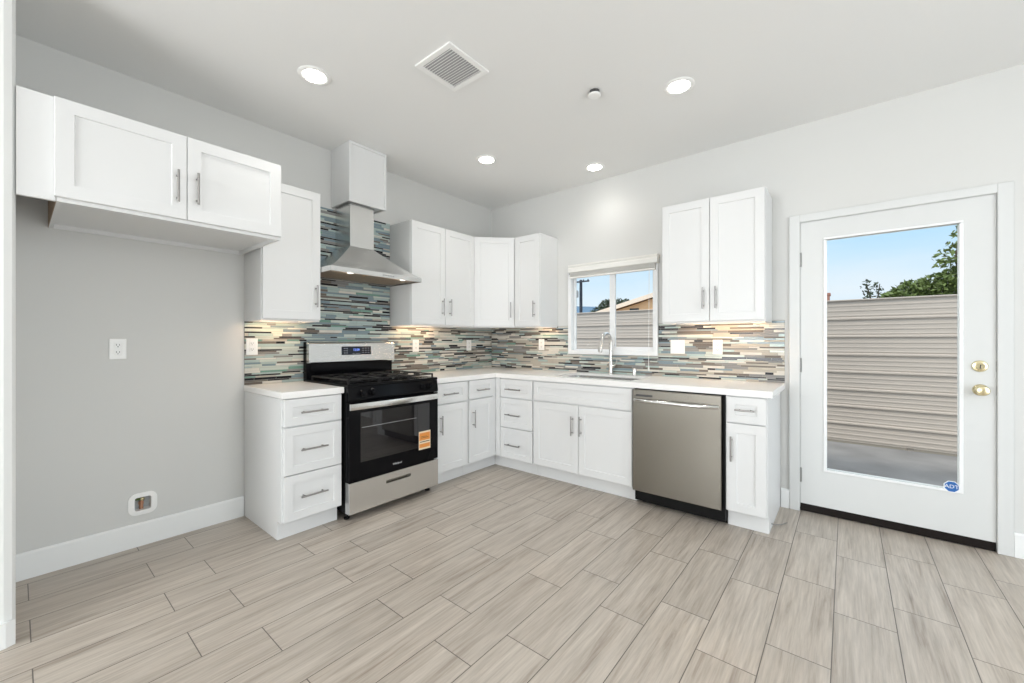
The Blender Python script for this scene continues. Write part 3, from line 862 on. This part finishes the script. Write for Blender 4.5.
for y in (ry0 + 0.035, ry1 - 0.035): b.box((0.6905, y - 0.012, 0.754), (0.706, y + 0.012, 0.782), 0.003)
obj('oven_handle', b, M['chrome'], od, smooth=35, label='wide bright metal handle bar')
obj('logo', text_mesh('Whirlpool', 0.0185, frame_matrix((0.6916, -1.770, 0.316), (0, 1, 0), (0, 0, 1)), M['logo'], shear=0.1), None, od)
# storage drawer
b = MB(FA); wall_grid(b, ry0 + 0.003, ry1 - 0.003, 0.056, 0.262, 0.6415, 0.694, [(-1.864, -1.654, 0.192, 0.214)])
b.box((-1.864, 0.642, 0.192), (-1.654, 0.655, 0.214))
sd = obj('storage_drawer', b, M['steel'], t)
hb = MB(FA); hb.box((-1.862, 0.656, 0.206), (-1.656, 0.6955, 0.2135), 0.002); hb.box((-1.862, 0.6555, 0.1935), (-1.656, 0.660, 0.2055))
obj('recessed_handle', hb, M['dwsteel'], sd, label='dark recessed finger pull')
# backguard
b = MB(FA); b.box((ry0 + 0.004, 0.012, 0.895), (ry1 - 0.004, 0.066, 1.198), 0.004)
bg = obj('backguard', b, M['black'], t)
b = MB()
prof = [(0.0665, 1.036), (0.106, 1.036), (0.112, 1.042), (0.106, 1.184), (0.098, 1.193), (0.0665, 1.197)]
b.prism(prof, 'y', ry0 + 0.004, ry1 - 0.008, bev=0.002)
obj('backguard_panel', b, M['steel'], bg, label='brushed stainless control strip')
DPM = frame_matrix((0.1105, -1.757, 1.127), (0, 1, 0), (-0.042, 0, 1))
b = MB(DPM); b.box((-0.128, -0.034, -0.003), (0.128, 0.034, 0.0022), 0.001)
dp = obj('display', b, M['display'], bg)
obj('clock_digits', text_mesh('12:00', 0.026, DPM @ Matrix.Translation((-0.005, 0.006, 0.0026)), M['bluelit']), None, dp)
for cxp in (-0.105, -0.085, 0.055, 0.08, 0.105):
    for cyp in (-0.018, 0.0, 0.018):
        obj('button_mark', MB(DPM).box((cxp - 0.006, cyp - 0.0018, 0.0022), (cxp + 0.006, cyp + 0.0018, 0.0026)), M['grey'], dp)
for cxp in (-0.03, 0.0, 0.02):
    obj('button_mark', MB(DPM).box((cxp - 0.007, -0.026, 0.0022), (cxp + 0.007, -0.0235, 0.0026)), M['grey'], dp)
b = MB(FA)
b.box((ry0 + 0.03, 0.0665, 0.965), (ry1 - 0.03, 0.074, 1.034), 0.003)
obj('vent_panel', b, M['black'], bg)
# energy label on the oven glass
lb = MB(FA); lb.box((-1.5780, 0.6916, 0.368), (-1.4670, 0.6922, 0.508))
s = tag(obj('energy_label', lb, M['paper']), 'orange and cream printed label stuck on the oven door glass', 'label')
lb = MB(FA); lb.box((-1.5730, 0.6923, 0.438), (-1.4720, 0.6926, 0.496)); lb.box((-1.5730, 0.6923, 0.382), (-1.4720, 0.6926, 0.412))
obj('orange_band', lb, M['orange'], s)
lb = MB(FA); lb.box((-1.5680, 0.6923, 0.424), (-1.4750, 0.6926, 0.430)); lb.box((-1.5570, 0.6927, 0.456), (-1.4870, 0.6929, 0.459)); lb.box((-1.5570, 0.6927, 0.465), (-1.5020, 0.6929, 0.468))
obj('print_lines', lb, M['ink'], s)

# ------------------------------------------------------------------ dishwasher
dx0, dx1 = 2.0065, 2.6225
t = thing('dishwasher', (2.31, -0.33, 0), 'stainless built-in dishwasher with a bar handle', 'dishwasher')
obj('tub', MB(FB).box((dx0 + 0.004, 0.03, 0.03), (dx1 - 0.002, 0.615, 0.852)), M['blackm'], t)
b = MB(FB); b.box((dx0 + 0.003, 0.6155, 0.112), (2.606, 0.662, 0.851), 0.004)
dpn = obj('door', b, M['dwsteel'], t)
b = MB(FB)
n = 14
pts = []
for k in range(n + 1):
    s_ = k / n
    q = 1 - (2 * s_ - 1) ** 4
    pts.append((dx0 + 0.022 + (2.590 - dx0 - 0.022) * s_, 0.668 + 0.034 * q, 0.776))
b.tube(pts, 0.0125, 12)
obj('handle', b, M['chrome'], dpn, smooth=40, label='bright curved bar handle')
b = MB(FB); b.box((dx0 + 0.028, 0.6622, 0.803), (dx0 + 0.150, 0.6632, 0.818), 0.0004)
obj('vent_slot', b, M['slot'], dpn)
b = MB(FB); b.box((dx0 + 0.0355, 0.545, 0.0015), (dx1 - 0.001, 0.5560, 0.108))
obj('toe_panel', b, M['blackm'], t)
obj('side_gap_strip', MB(FB).box((2.607, 0.600, 0.109), (2.6225, 0.622, 0.852)), M['blackm'], t)  # black strip filling the gap right of the door

# ------------------------------------------------------------------ countertops, sink, tap
CZ = CT - 0.0402
ctl = MB().box((0.0005, -2.5335, CZ), (0.6427, -2.1485, CT), 0.003)
tag(obj('countertop', ctl, M['quartz']), 'short white quartz countertop left of the range', 'countertop')
SX0, SX1, SY0, SY1 = 1.235, 1.945, -0.530, -0.125
b = MB()
CI = CT - 0.02
b.box((0.0005, -1.3745, CI), (0.6427, -0.6427, CT)); b.box((0.0005, -0.6427, CI), (SX0, -0.0005, CT)); b.box((SX1, -0.6427, CI), (2.8833, -0.0005, CT))
b.box((SX0, -0.6427, CI), (SX1, SY0, CT)); b.box((SX0, SY1, CI), (SX1, -0.0005, CT))
b.box((0.6227, -1.3745, CZ), (0.6427, -0.6227, CI)); b.box((0.6427, -0.6427, CZ), (2.8833, -0.6227, CI)); b.box((2.8633, -0.6227, CZ), (2.8833, -0.0005, CI)); b.box((0.0005, -1.3745, CZ), (0.6227, -1.3545, CI))
bmesh.ops.remove_doubles(b.bm, verts=b.bm.verts[:], dist=1e-5)
tag(obj('countertop', b, M['quartz']), 'long L-shaped white quartz countertop running round the corner under the window', 'countertop')
t = thing('kitchen_sink', (1.59, -0.33, 0.68), 'stainless undermount sink below the window', 'sink')
b = MB()
def rr(x0, x1, y0, y1, r, z, n=5):
    P = []
    for cx_, cy_, a0 in ((x1 - r, y1 - r, 0), (x0 + r, y1 - r, 90), (x0 + r, y0 + r, 180), (x1 - r, y0 + r, 270)):
        for k in range(n + 1):
            a = R(a0 + 90 * k / n); P.append((cx_ + r * math.cos(a), cy_ + r * math.sin(a), z))
    return P
loops = [rr(SX0 - 0.02, SX1 + 0.02, SY0 - 0.02, SY1 + 0.02, 0.03, CI - 0.0008), rr(SX0 - 0.004, SX1 + 0.004, SY0 - 0.004, SY1 + 0.004, 0.03, CI - 0.0008),
         rr(SX0 - 0.002, SX1 + 0.002, SY0 - 0.002, SY1 + 0.002, 0.04, CZ - 0.17), rr(SX0 + 0.02, SX1 - 0.02, SY0 + 0.02, SY1 - 0.02, 0.04, CZ - 0.19)]
vsr = [b.vs(l) for l in loops]
for a, c in zip(vsr, vsr[1:]):
    for k in range(len(a)): b.face([a[k], a[(k + 1) % len(a)], c[(k + 1) % len(a)], c[k]])
b.face(vsr[-1])
obj('basin', b, M['steel'], t, smooth=40)
obj('drain', MB().lathe((1.59, -0.33, CZ - 0.1899), (0, 0, 1), [(0.045, 0), (0.045, 0.002), (0.03, 0.001), (0, 0.0012)], 20), M['chrome'], t, smooth=35)
fx, fy = 1.548, -0.068
t = thing('kitchen_tap', (fx, fy, CT), 'brushed nickel gooseneck kitchen tap behind the sink', 'tap')
b = MB(); b.lathe((fx, fy, CT + 0.0003), (0, 0, 1), [(0.027, 0), (0.027, 0.006), (0.023, 0.010), (0.021, 0.015), (0.020, 0.115), (0.016, 0.125)], 20)
obj('tap_body', b, M['tapmetal'], t, smooth=35)
b = MB()
pts = [(fx, fy, CT + 0.12), (fx, fy, CT + 0.27)]
rc = 0.088
for k in range(1, 13):
    a = R(180 * k / 12 * 0.92)
    pts.append((fx, fy - rc + rc * math.cos(a), CT + 0.285 + rc * math.sin(a)))
b.tube(pts, 0.015, 14)
sp = obj('spout', b, M['tapmetal'], t, smooth=40)
e1 = Vector(pts[-1]); dirv = (Vector(pts[-1]) - Vector(pts[-2])).normalized()
b = MB(); b.tube([e1 - dirv * 0.002, e1 + dirv * 0.02, e1 + dirv * 0.09, e1 + dirv * 0.105], [0.0165, 0.0185, 0.0195, 0.017], 14)
obj('spray_head', b, M['tapmetal'], sp, smooth=40)
b = MB(); b.tube([(fx + 0.012, fy, CT + 0.075), (fx + 0.036, fy, CT + 0.075)], 0.013, 14); b.tube([(fx + 0.033, fy, CT + 0.075), (fx + 0.055, fy - 0.01, CT + 0.10), (fx + 0.068, fy - 0.015, CT + 0.135)], [0.006, 0.0055, 0.005], 10)
obj('lever', b, M['tapmetal'], t, smooth=40)
b = MB(); b.lathe((1.786, -0.095, CT + 0.0003), (0, 0, 1), [(0.021, 0), (0.021, 0.005), (0.016, 0.008), (0.016, 0.058), (0.013, 0.066), (0, 0.067)], 18)
tag(obj('air_gap', b, M['tapmetal'], smooth=35), 'small round nickel air gap cap on the countertop right of the tap', 'air gap')

# ------------------------------------------------------------------ outlets and switches
def plate(name, F, u, z, d, kind, label, w=0.072, h=0.116, group='white cover plates on the tile'):
    t = thing(name, tuple(F @ Vector((u, d, z))), label, 'outlet' if kind == 'outlet' else 'switch', group)
    obj('cover_plate', MB(F).box((u - w / 2, d + 0.0003, z - h / 2), (u + w / 2, d + 0.006, z + h / 2), 0.0025), M['plastic'], t)
    us = [u] if w < 0.09 else [u - 0.023, u + 0.023]
    for q in us:
        if kind == 'outlet':
            for s in (-1, 1):
                r = obj('socket', MB(F).box((q - 0.016, d + 0.0055, z + s * 0.0205 - 0.0155), (q + 0.016, d + 0.0075, z + s * 0.0205 + 0.0155), 0.003), M['plastic'], t)
                m = MB(F)
                m.box((q - 0.0075, d + 0.0074, z + s * 0.0205 - 0.001), (q - 0.0052, d + 0.0078, z + s * 0.0205 + 0.0085)); m.box((q + 0.0052, d + 0.0074, z + s * 0.0205 - 0.001), (q + 0.0075, d + 0.0078, z + s * 0.0205 + 0.0085))
                m.lathe((q, d + 0.0073, z + s * 0.0205 - 0.007), (0, 1, 0), [(0.0025, 0), (0.0025, 0.0005), (0, 0.0005)], 10)
                obj('slots', m, M['slot'], r)
        else:
            obj('rocker', MB(F).box((q - 0.0165, d + 0.0055, z - 0.033), (q + 0.0165, d + 0.0085, z + 0.033), 0.002), M['plastic'], t)
    return t
TD = 0.0085
plate('wall_outlet', FA, -3.160, 1.160, 0.0, 'outlet', 'white duplex outlet on the bare grey alcove wall', group=None)
plate('wall_outlet', FA, -2.486, 1.166, TD, 'outlet', 'white outlet on the mosaic left of the range, at the tile edge')
plate('wall_outlet', FA, -1.091, 1.159, TD, 'outlet', 'white outlet on the mosaic just right of the range')
plate('wall_outlet', FA, -0.378, 1.158, TD, 'outlet', 'white outlet on the mosaic near the inner corner, on the range side')
plate('wall_outlet', FB, 0.728, 1.166, TD, 'outlet', 'white outlet on the mosaic between the corner and the window')
plate('wall_switch', FB, 2.129, 1.156, TD, 'switch', 'wide white double switch on the mosaic right beside the window', w=0.117)
plate('wall_outlet', FB, 2.438, 1.157, TD, 'outlet', 'white outlet on the mosaic above the dishwasher, between the double switch and the door')
# valve box
t = thing('water_valve_box', (0, -3.053, 0.246), 'white recessed refrigerator water valve box low on the alcove wall', 'valve box')
b = MB(FA)
def rrp(u, z, w, h, r, n=5):
    return [(p[0], p[1]) for p in rr(u - w / 2, u + w / 2, z - h / 2, z + h / 2, r, 0, n)]
o1 = rrp(-3.053, 0.246, 0.128, 0.128, 0.038); i1 = rrp(-3.053, 0.246, 0.074, 0.078, 0.012)
vo0 = b.vs([(p[0], 0.0004, p[1]) for p in o1]); vo1 = b.vs([(p[0], 0.006, p[1]) for p in o1]); vi1 = b.vs([(p[0], 0.0075, p[1]) for p in i1]); vi0 = b.vs([(p[0], -0.055, p[1]) for p in i1])
for a, c in ((vo0, vo1), (vo1, vi1), (vi1, vi0)):
    for k in range(len(a)): b.face([a[k], a[(k + 1) % len(a)], c[(k + 1) % len(a)], c[k]])
obj('face_plate', b, M['plastic'], t, smooth=30)
obj('box_back', MB(FA).box((-3.0905, -0.060, 0.2065), (-3.0155, -0.0555, 0.2855)), M['boxin'], t)
b = MB(FA); b.tube([(-3.056, -0.030, 0.2075), (-3.056, -0.030, 0.255)], 0.010, 12); b.lathe((-3.056, -0.030, 0.235), (0, 0, 1), [(0.0135, 0), (0.0135, 0.014), (0, 0.014)], 6)
vv = obj('valve', b, M['copper'], t, smooth=35)
b = MB(FA); b.tube([(-3.056, -0.030, 0.2575), (-3.056, -0.030, 0.264)], 0.006, 10); b.box((-3.083, -0.034, 0.262), (-3.050, -0.022, 0.272), 0.003)
obj('valve_handle', b, M['olive'], vv)
obj('valve_nut', MB(FA).lathe((-3.052, -0.029, 0.266), (0, 1, 0), [(0.011, 0), (0.011, 0.012), (0, 0.012)], 8), M['brass'], vv)

# ------------------------------------------------------------------ ceiling things
def downlight(x, y, label, power=17):
    t = thing('recessed_light', (x, y, H), label, 'ceiling light', 'recessed ceiling lights')
    b = MB(); b.lathe((x, y, H - 0.0004), (0, 0, -1), [(0.088, 0), (0.088, 0.003), (0.080, 0.007), (0.064, 0.006), (0.060, 0.004)], 36)
    obj('trim_ring', b, M['plastic'], t, smooth=35)
    obj('lens', MB().lathe((x, y, H - 0.0066), (0, 0, -1), [(0.060, 0), (0.055, 0.003), (0, 0.004)], 32), M['lens'], t, smooth=35)
    lamp('downlight', 'SPOT', (x, y, H - 0.02), (0, 0, 0), power, (1.0, 0.96, 0.90), spot_size=R(140), spot_blend=1.0, shadow_soft_size=0.05)
downlight(0.842, -2.436, 'lit recessed ceiling light nearest the refrigerator alcove, left of the vent')
downlight(2.448, -1.003, 'lit recessed ceiling light right of the smoke detector', 10)
downlight(0.865, -1.007, 'lit recessed ceiling light above the corner in front of the hood')
downlight(1.503, -0.295, 'lit recessed ceiling light close to the wall above the sink window', 9)
t = thing('ceiling_vent', (1.511, -1.978, H), 'square white louvered air vent on the ceiling', 'vent')
b = MB()
vx0, vx1, vy0, vy1 = 1.367, 1.655, -2.127, -1.829
zc = H - 0.0006
for a, c in (((vx0, vy0), (vx1, vy0 + 0.03)), ((vx0, vy1 - 0.03), (vx1, vy1)), ((vx0, vy0 + 0.03), (vx0 + 0.03, vy1 - 0.03)), ((vx1 - 0.03, vy0 + 0.03), (vx1, vy1 - 0.03))):
    b.box((a[0], a[1], zc - 0.010), (c[0], c[1], zc), 0.002)
obj('vent_frame', b, M['plastic'], t)
obj('vent_backing', MB().box((vx0 + 0.03, vy0 + 0.03, zc - 0.0016), (vx1 - 0.03, vy1 - 0.03, zc)), M['grey'], t)
for k in range(14):
    y = vy0 + 0.040 + (vy1 - vy0 - 0.080) * k / 13
    b = MB(); b.prism([(y + 0.006, zc - 0.0030), (y + 0.0035, zc - 0.0020), (y - 0.0065, zc - 0.0095), (y - 0.0035, zc - 0.0110)], 'x', vx0 + 0.0305, vx1 - 0.0305)
    obj('slat', b, M['plastic'], t)
t = thing('smoke_detector', (2.029, -1.28, H), 'small round white detector disc on the ceiling', 'detector')
obj('shadow_gap_disc', MB().lathe((2.029, -1.28, H - 0.0004), (0, 0, -1), [(0.030, 0), (0.030, 0.020), (0.026, 0.022)], 26), M['slot'], t, smooth=35)  # dark disc standing in for the shaded gap above the cover
obj('cover', MB().lathe((2.029, -1.28, H - 0.0226), (0, 0, -1), [(0.037, 0), (0.038, 0.006), (0.033, 0.010), (0, 0.011)], 28), M['plastic'], t, smooth=35)

# ------------------------------------------------------------------ outdoors
g = MB().box((-3.5, 0.1415, -0.12), (7.0, 2.90, -0.047)); g.box((2.97, 0.1205, -0.12), (3.9, 0.1415, -0.05))
struct('patio', g, M['concrete'], 'grey concrete patio outside the glass door')
g = MB().box((-120, 2.905, -0.4), (120, 170, -0.10)); struct('ground', g, M['soil'], 'dry ground beyond the fence')
# corrugated fence
t = thing('metal_fence', (2.0, 2.95, -0.10), 'beige corrugated metal fence with horizontal ribs across the patio', 'fence')
zs = [1.708, 1.468, 1.252, 1.031, 0.817, 0.602, 0.396, 0.182, -0.046]
b = MB()
FX0, FX1 = -4.2, 7.0
prof = []
for k in range(8):
    zt, zb = zs[k], zs[k + 1]
    hgt = zt - zb
    prof += [(0.0, zt - 0.008)]
    for q in (0.30, 0.55, 0.80):
        prof += [(0.0, zt - hgt * (q - 0.045)), (-0.005, zt - hgt * (q - 0.03)), (-0.005, zt - hgt * (q + 0.03)), (0.0, zt - hgt * (q + 0.045))] if q != 0.99 else []
    if k < 7: prof += [(0.0, zb + 0.026), (-0.020, zb + 0.016), (-0.020, zb + 0.000)]
    else: prof += [(0.0, zb + 0.018)]
front_p = [(2.95 + p[0], p[1]) for p in prof]
va = b.vs([(FX0, p[0], p[1]) for p in front_p]); vb = b.vs([(FX1, p[0], p[1]) for p in front_p])
vc = b.vs([(FX0, p[0] + 0.004, p[1]) for p in front_p]); vd = b.vs([(FX1, p[0] + 0.004, p[1]) for p in front_p])
for i in range(len(va) - 1):
    b.face([va[i], vb[i], vb[i + 1], va[i + 1]]); b.face([vc[i], vc[i + 1], vd[i + 1], vd[i]])
b.face([va[0], vc[0], vd[0], vb[0]]); b.face([va[-1], vb[-1], vd[-1], vc[-1]])
obj('corrugated_sheet', b, M['fence'], t)
obj('top_cap', MB().box((FX0, 2.925, 1.6965), (FX1, 2.985, 1.713), 0.004), M['fence'], t)
for x in (-3.4, -1.0, 1.4, 3.8, 6.2):
    obj('post', MB().box((x - 0.03, 2.966, -0.10), (x + 0.03, 3.026, 1.70), 0.004), M['fence'], t)
# neighbour's house
t = thing('house', (-0.35, 11, -0.10), 'tan stucco house with a low gable roof beyond the fence, seen through the window', 'house')
rx, rz, sl_ = -0.35, 2.985, 0.256
hl, hr = -3.55, 2.95
b = MB()
zL = rz - sl_ * (rx - (hl + 0.35)); 
b.prism([(hl + 0.5, -0.10), (hr - 0.1, -0.10), (hr - 0.1, rz - sl_ * (hr - 0.1 - rx) - 0.12), (rx, rz - 0.12), (hl + 0.5, rz - sl_ * (rx - hl - 0.5) - 0.12)], 'y', 9.35, 14.0)
obj('wall', b, M['stucco'], t)
b = MB()
el, er = hl - 0.15, hr + 0.2
def roofz(x): return rz - sl_ * abs(x - rx)
b.prism([(el, roofz(el) - 0.02), (rx, rz - 0.02), (er, roofz(er) - 0.02), (er, roofz(er) + 0.03), (rx, rz + 0.03), (el, roofz(el) + 0.03)], 'y', 9.222, 14.3)
ro = obj('roof', b, M['shingle'], t)
b = MB(); b.prism([(el, roofz(el) - 0.09), (rx, rz - 0.09), (er, roofz(er) - 0.09), (er, roofz(er) - 0.0205), (rx, rz - 0.0205), (el, roofz(el) - 0.0205)], 'y', 9.222, 14.2)
obj('soffit', b, M['soffit'], ro)
b = MB(); b.prism([(el, roofz(el) - 0.10), (rx, rz - 0.10), (er, roofz(er) - 0.10), (er, roofz(er) + 0.035), (rx, rz + 0.035), (el, roofz(el) + 0.035)], 'y', 9.18, 9.2215)
obj('fascia', b, M['fascia'], ro)
b = MB(); b.box((-2.34, 9.335, 2.20), (-2.03, 9.352, 2.27))
for k in range(3): b.box((-2.33, 9.325, 2.208 + 0.02 * k), (-2.04, 9.336, 2.217 + 0.02 * k))
obj('gable_vent', b, M['slot'], t)
b = MB(); b.box((2.73, 9.3, 1.6), (2.90, 9.6, 2.40), 0.01); b.box((2.71, 9.28, 2.34), (2.92, 9.62, 2.40), 0.005)
obj('chimney', b, M['brick'], t)
# pole
t = thing('utility_pole', (-10.32, 20, -0.1), 'dark wooden utility pole with a crossarm far beyond the fence', 'utility pole')
obj('post', MB().tube([(-10.32, 20, -0.10), (-10.32, 20, 4.2), (-10.32, 20, 5.20)], [0.115, 0.10, 0.09], 10), M['wood'], t, smooth=40)
b = MB(); b.box((-10.84, 19.83, 5.02), (-9.64, 19.90, 5.11)); obj('crossarm', b, M['wood'], t)
for x in (-10.75, -10.05, -9.72):
    obj('insulator', MB().lathe((x, 19.865, 5.10), (0, 0, 1), [(0.03, 0), (0.05, 0.04), (0.03, 0.09), (0, 0.1)], 10), M['wood'], t)
obj('transformer', MB().lathe((-10.52, 19.8, 4.05), (0, 0, 1), [(0.11, 0), (0.12, 0.03), (0.12, 0.4), (0.08, 0.45), (0, 0.46)], 14), M['grey'], t, smooth=35)
# hills
b = MB()
ridge = [(-170, 3), (-150, 9), (-128, 14), (-104, 19.5), (-90, 22.5), (-78, 21), (-66, 16.5), (-50, 12.5), (-30, 10), (-10, 8.5), (20, 9), (50, 6), (75, 2)]
rows = []
for f_, yy in ((0.0, 128), (0.55, 142), (1.0, 155), (0.4, 172)):
    rows.append(b.vs([(x, yy + 3 * math.sin(x * 0.09), -0.2 + z * 0.74 * f_ * (1 + 0.06 * math.sin(x * 0.5 + yy))) for x, z in ridge]))
for a, c in zip(rows, rows[1:]):
    for k in range(len(a) - 1): b.face([a[k], a[k + 1], c[k + 1], c[k]])
struct('hills', b, M['hill'], 'hazy blue hills on the horizon', smooth=80)

def leaves(mb, centre, rad, count, size, rnd, flat=1.0, m=None):
    c = Vector(centre)
    for _ in range(count):
        while True:
            p = Vector((rnd.uniform(-1, 1), rnd.uniform(-1, 1), rnd.uniform(-1, 1)))
            l = p.length
            if 0.05 < l < 1.0: break
        p = p * (0.55 + 0.45 * rnd.random()) if l < 0.7 else p
        q = c + Vector((p.x * rad[0], p.y * rad[1], p.z * rad[2]))
        a = Vector((rnd.gauss(0, 1), rnd.gauss(0, 1), rnd.gauss(0, 0.7))).normalized()
        bb_ = a.orthogonal().normalized(); bb_.rotate(Matrix.Rotation(rnd.uniform(0, 6.3), 3, a))
        s = size * rnd.uniform(0.6, 1.3)
        n_ = a.cross(bb_)
        vv_ = mb.vs([q - a * s, q - bb_ * s * 0.42 + n_ * s * 0.12, q + a * s, q + bb_ * s * 0.42 + n_ * s * 0.12])
        mb.face(vv_, m)
def tree(label, name, base, trunk, clumps, size, lm, seed, group='plants beyond the fence'):
    rnd = random.Random(seed)
    t = thing(name, base, label, 'tree' if name.endswith('tree') else 'shrub', group)
    b = MB()
    for pts, r0, r1 in trunk:
        n_ = len(pts)
        b.tube(pts, [r0 + (r1 - r0) * k / (n_ - 1) for k in range(n_)], 8)
    obj('trunk', b, M['bark'], t, smooth=40)
    b = MB()
    for c_, rad, cnt in clumps: leaves(b, c_, rad, cnt, size, rnd)
    obj('foliage', b, lm, t)
    return t
rnd = random.Random(3)
cl = []
for (px, pz, r_) in ((3.86, 1.90, .2), (4.1, 2.0, .28), (4.4, 2.05, .32), (4.7, 2.15, .36), (5.0, 2.25, .4), (5.4, 2.3, .45), (4.3, 1.6, .4), (4.8, 1.6, .5), (5.4, 1.6, .5)):
    cl.append(((px, 6.0 + rnd.uniform(-.3, .3), pz), (r_, r_, r_ * .8), int(900 * r_ / .3)))
for (px, pz, r_) in ((4.45, 2.5, .13), (4.6, 2.7, .16), (4.72, 2.9, .16), (4.85, 3.05, .2), (5.1, 3.0, .25), (4.9, 2.65, .2)):
    cl.append(((px, 6.0 + rnd.uniform(-.2, .2), pz), (r_ * 1.3, r_, r_), 70))
tree('dense green leafy tree behind the fence at the right of the door glass', 'leafy_tree', (4.7, 6.0, -0.1),
     [([(4.7, 6, -.1), (4.72, 6, .8), (4.65, 6, 1.6), (4.75, 6, 2.4), (4.85, 6, 3.0)], .10, .012), ([(4.68, 6, 1.3), (4.4, 6, 1.8), (4.1, 6, 2.0)], .05, .012), ([(4.7, 6, 2.1), (4.58, 6, 2.5), (4.62, 6, 2.8)], .02, .006)],
     cl, 0.05, M['leaf'], 21)
tree('small sparse shrub poking over the fence left of the leafy tree', 'sparse_shrub', (3.531, 4.9, -0.1),
     [([(3.531, 4.9, -.1), (3.54, 4.9, 1.2), (3.531, 4.9, 1.82), (3.469, 4.9, 2.10)], .026, .006), ([(3.535, 4.9, 1.643), (3.61, 4.9, 1.909), (3.628, 4.9, 2.086)], .011, .005)],
     [((3.469, 4.9, 2.059), (.09, .1, .12), 34), ((3.531, 4.9, 1.909), (.11, .11, .13), 60), ((3.61, 4.9, 2.015), (.06, .07, .11), 26), ((3.557, 4.9, 1.643), (.17, .17, .18), 90)], 0.031, M['leafd'], 5)
tree('dark bushy tree behind the tan house, just over its roof slope', 'bushy_tree', (-6.1, 16, -0.1),
     [([(-6.1, 16, -.1), (-6.1, 16, 1.5), (-6.0, 16, 2.6)], .12, .04)],
     [((-7.0, 16, 2.55), (.42, .5, .42), 420), ((-6.45, 16, 2.95), (.42, .5, .42), 480), ((-5.9, 16, 2.95), (.45, .5, .45), 450), ((-5.45, 16, 2.9), (.4, .5, .4), 400), ((-6.2, 16, 2.3), (.9, .6, .6), 700)], 0.10, M['leafd'], 8)
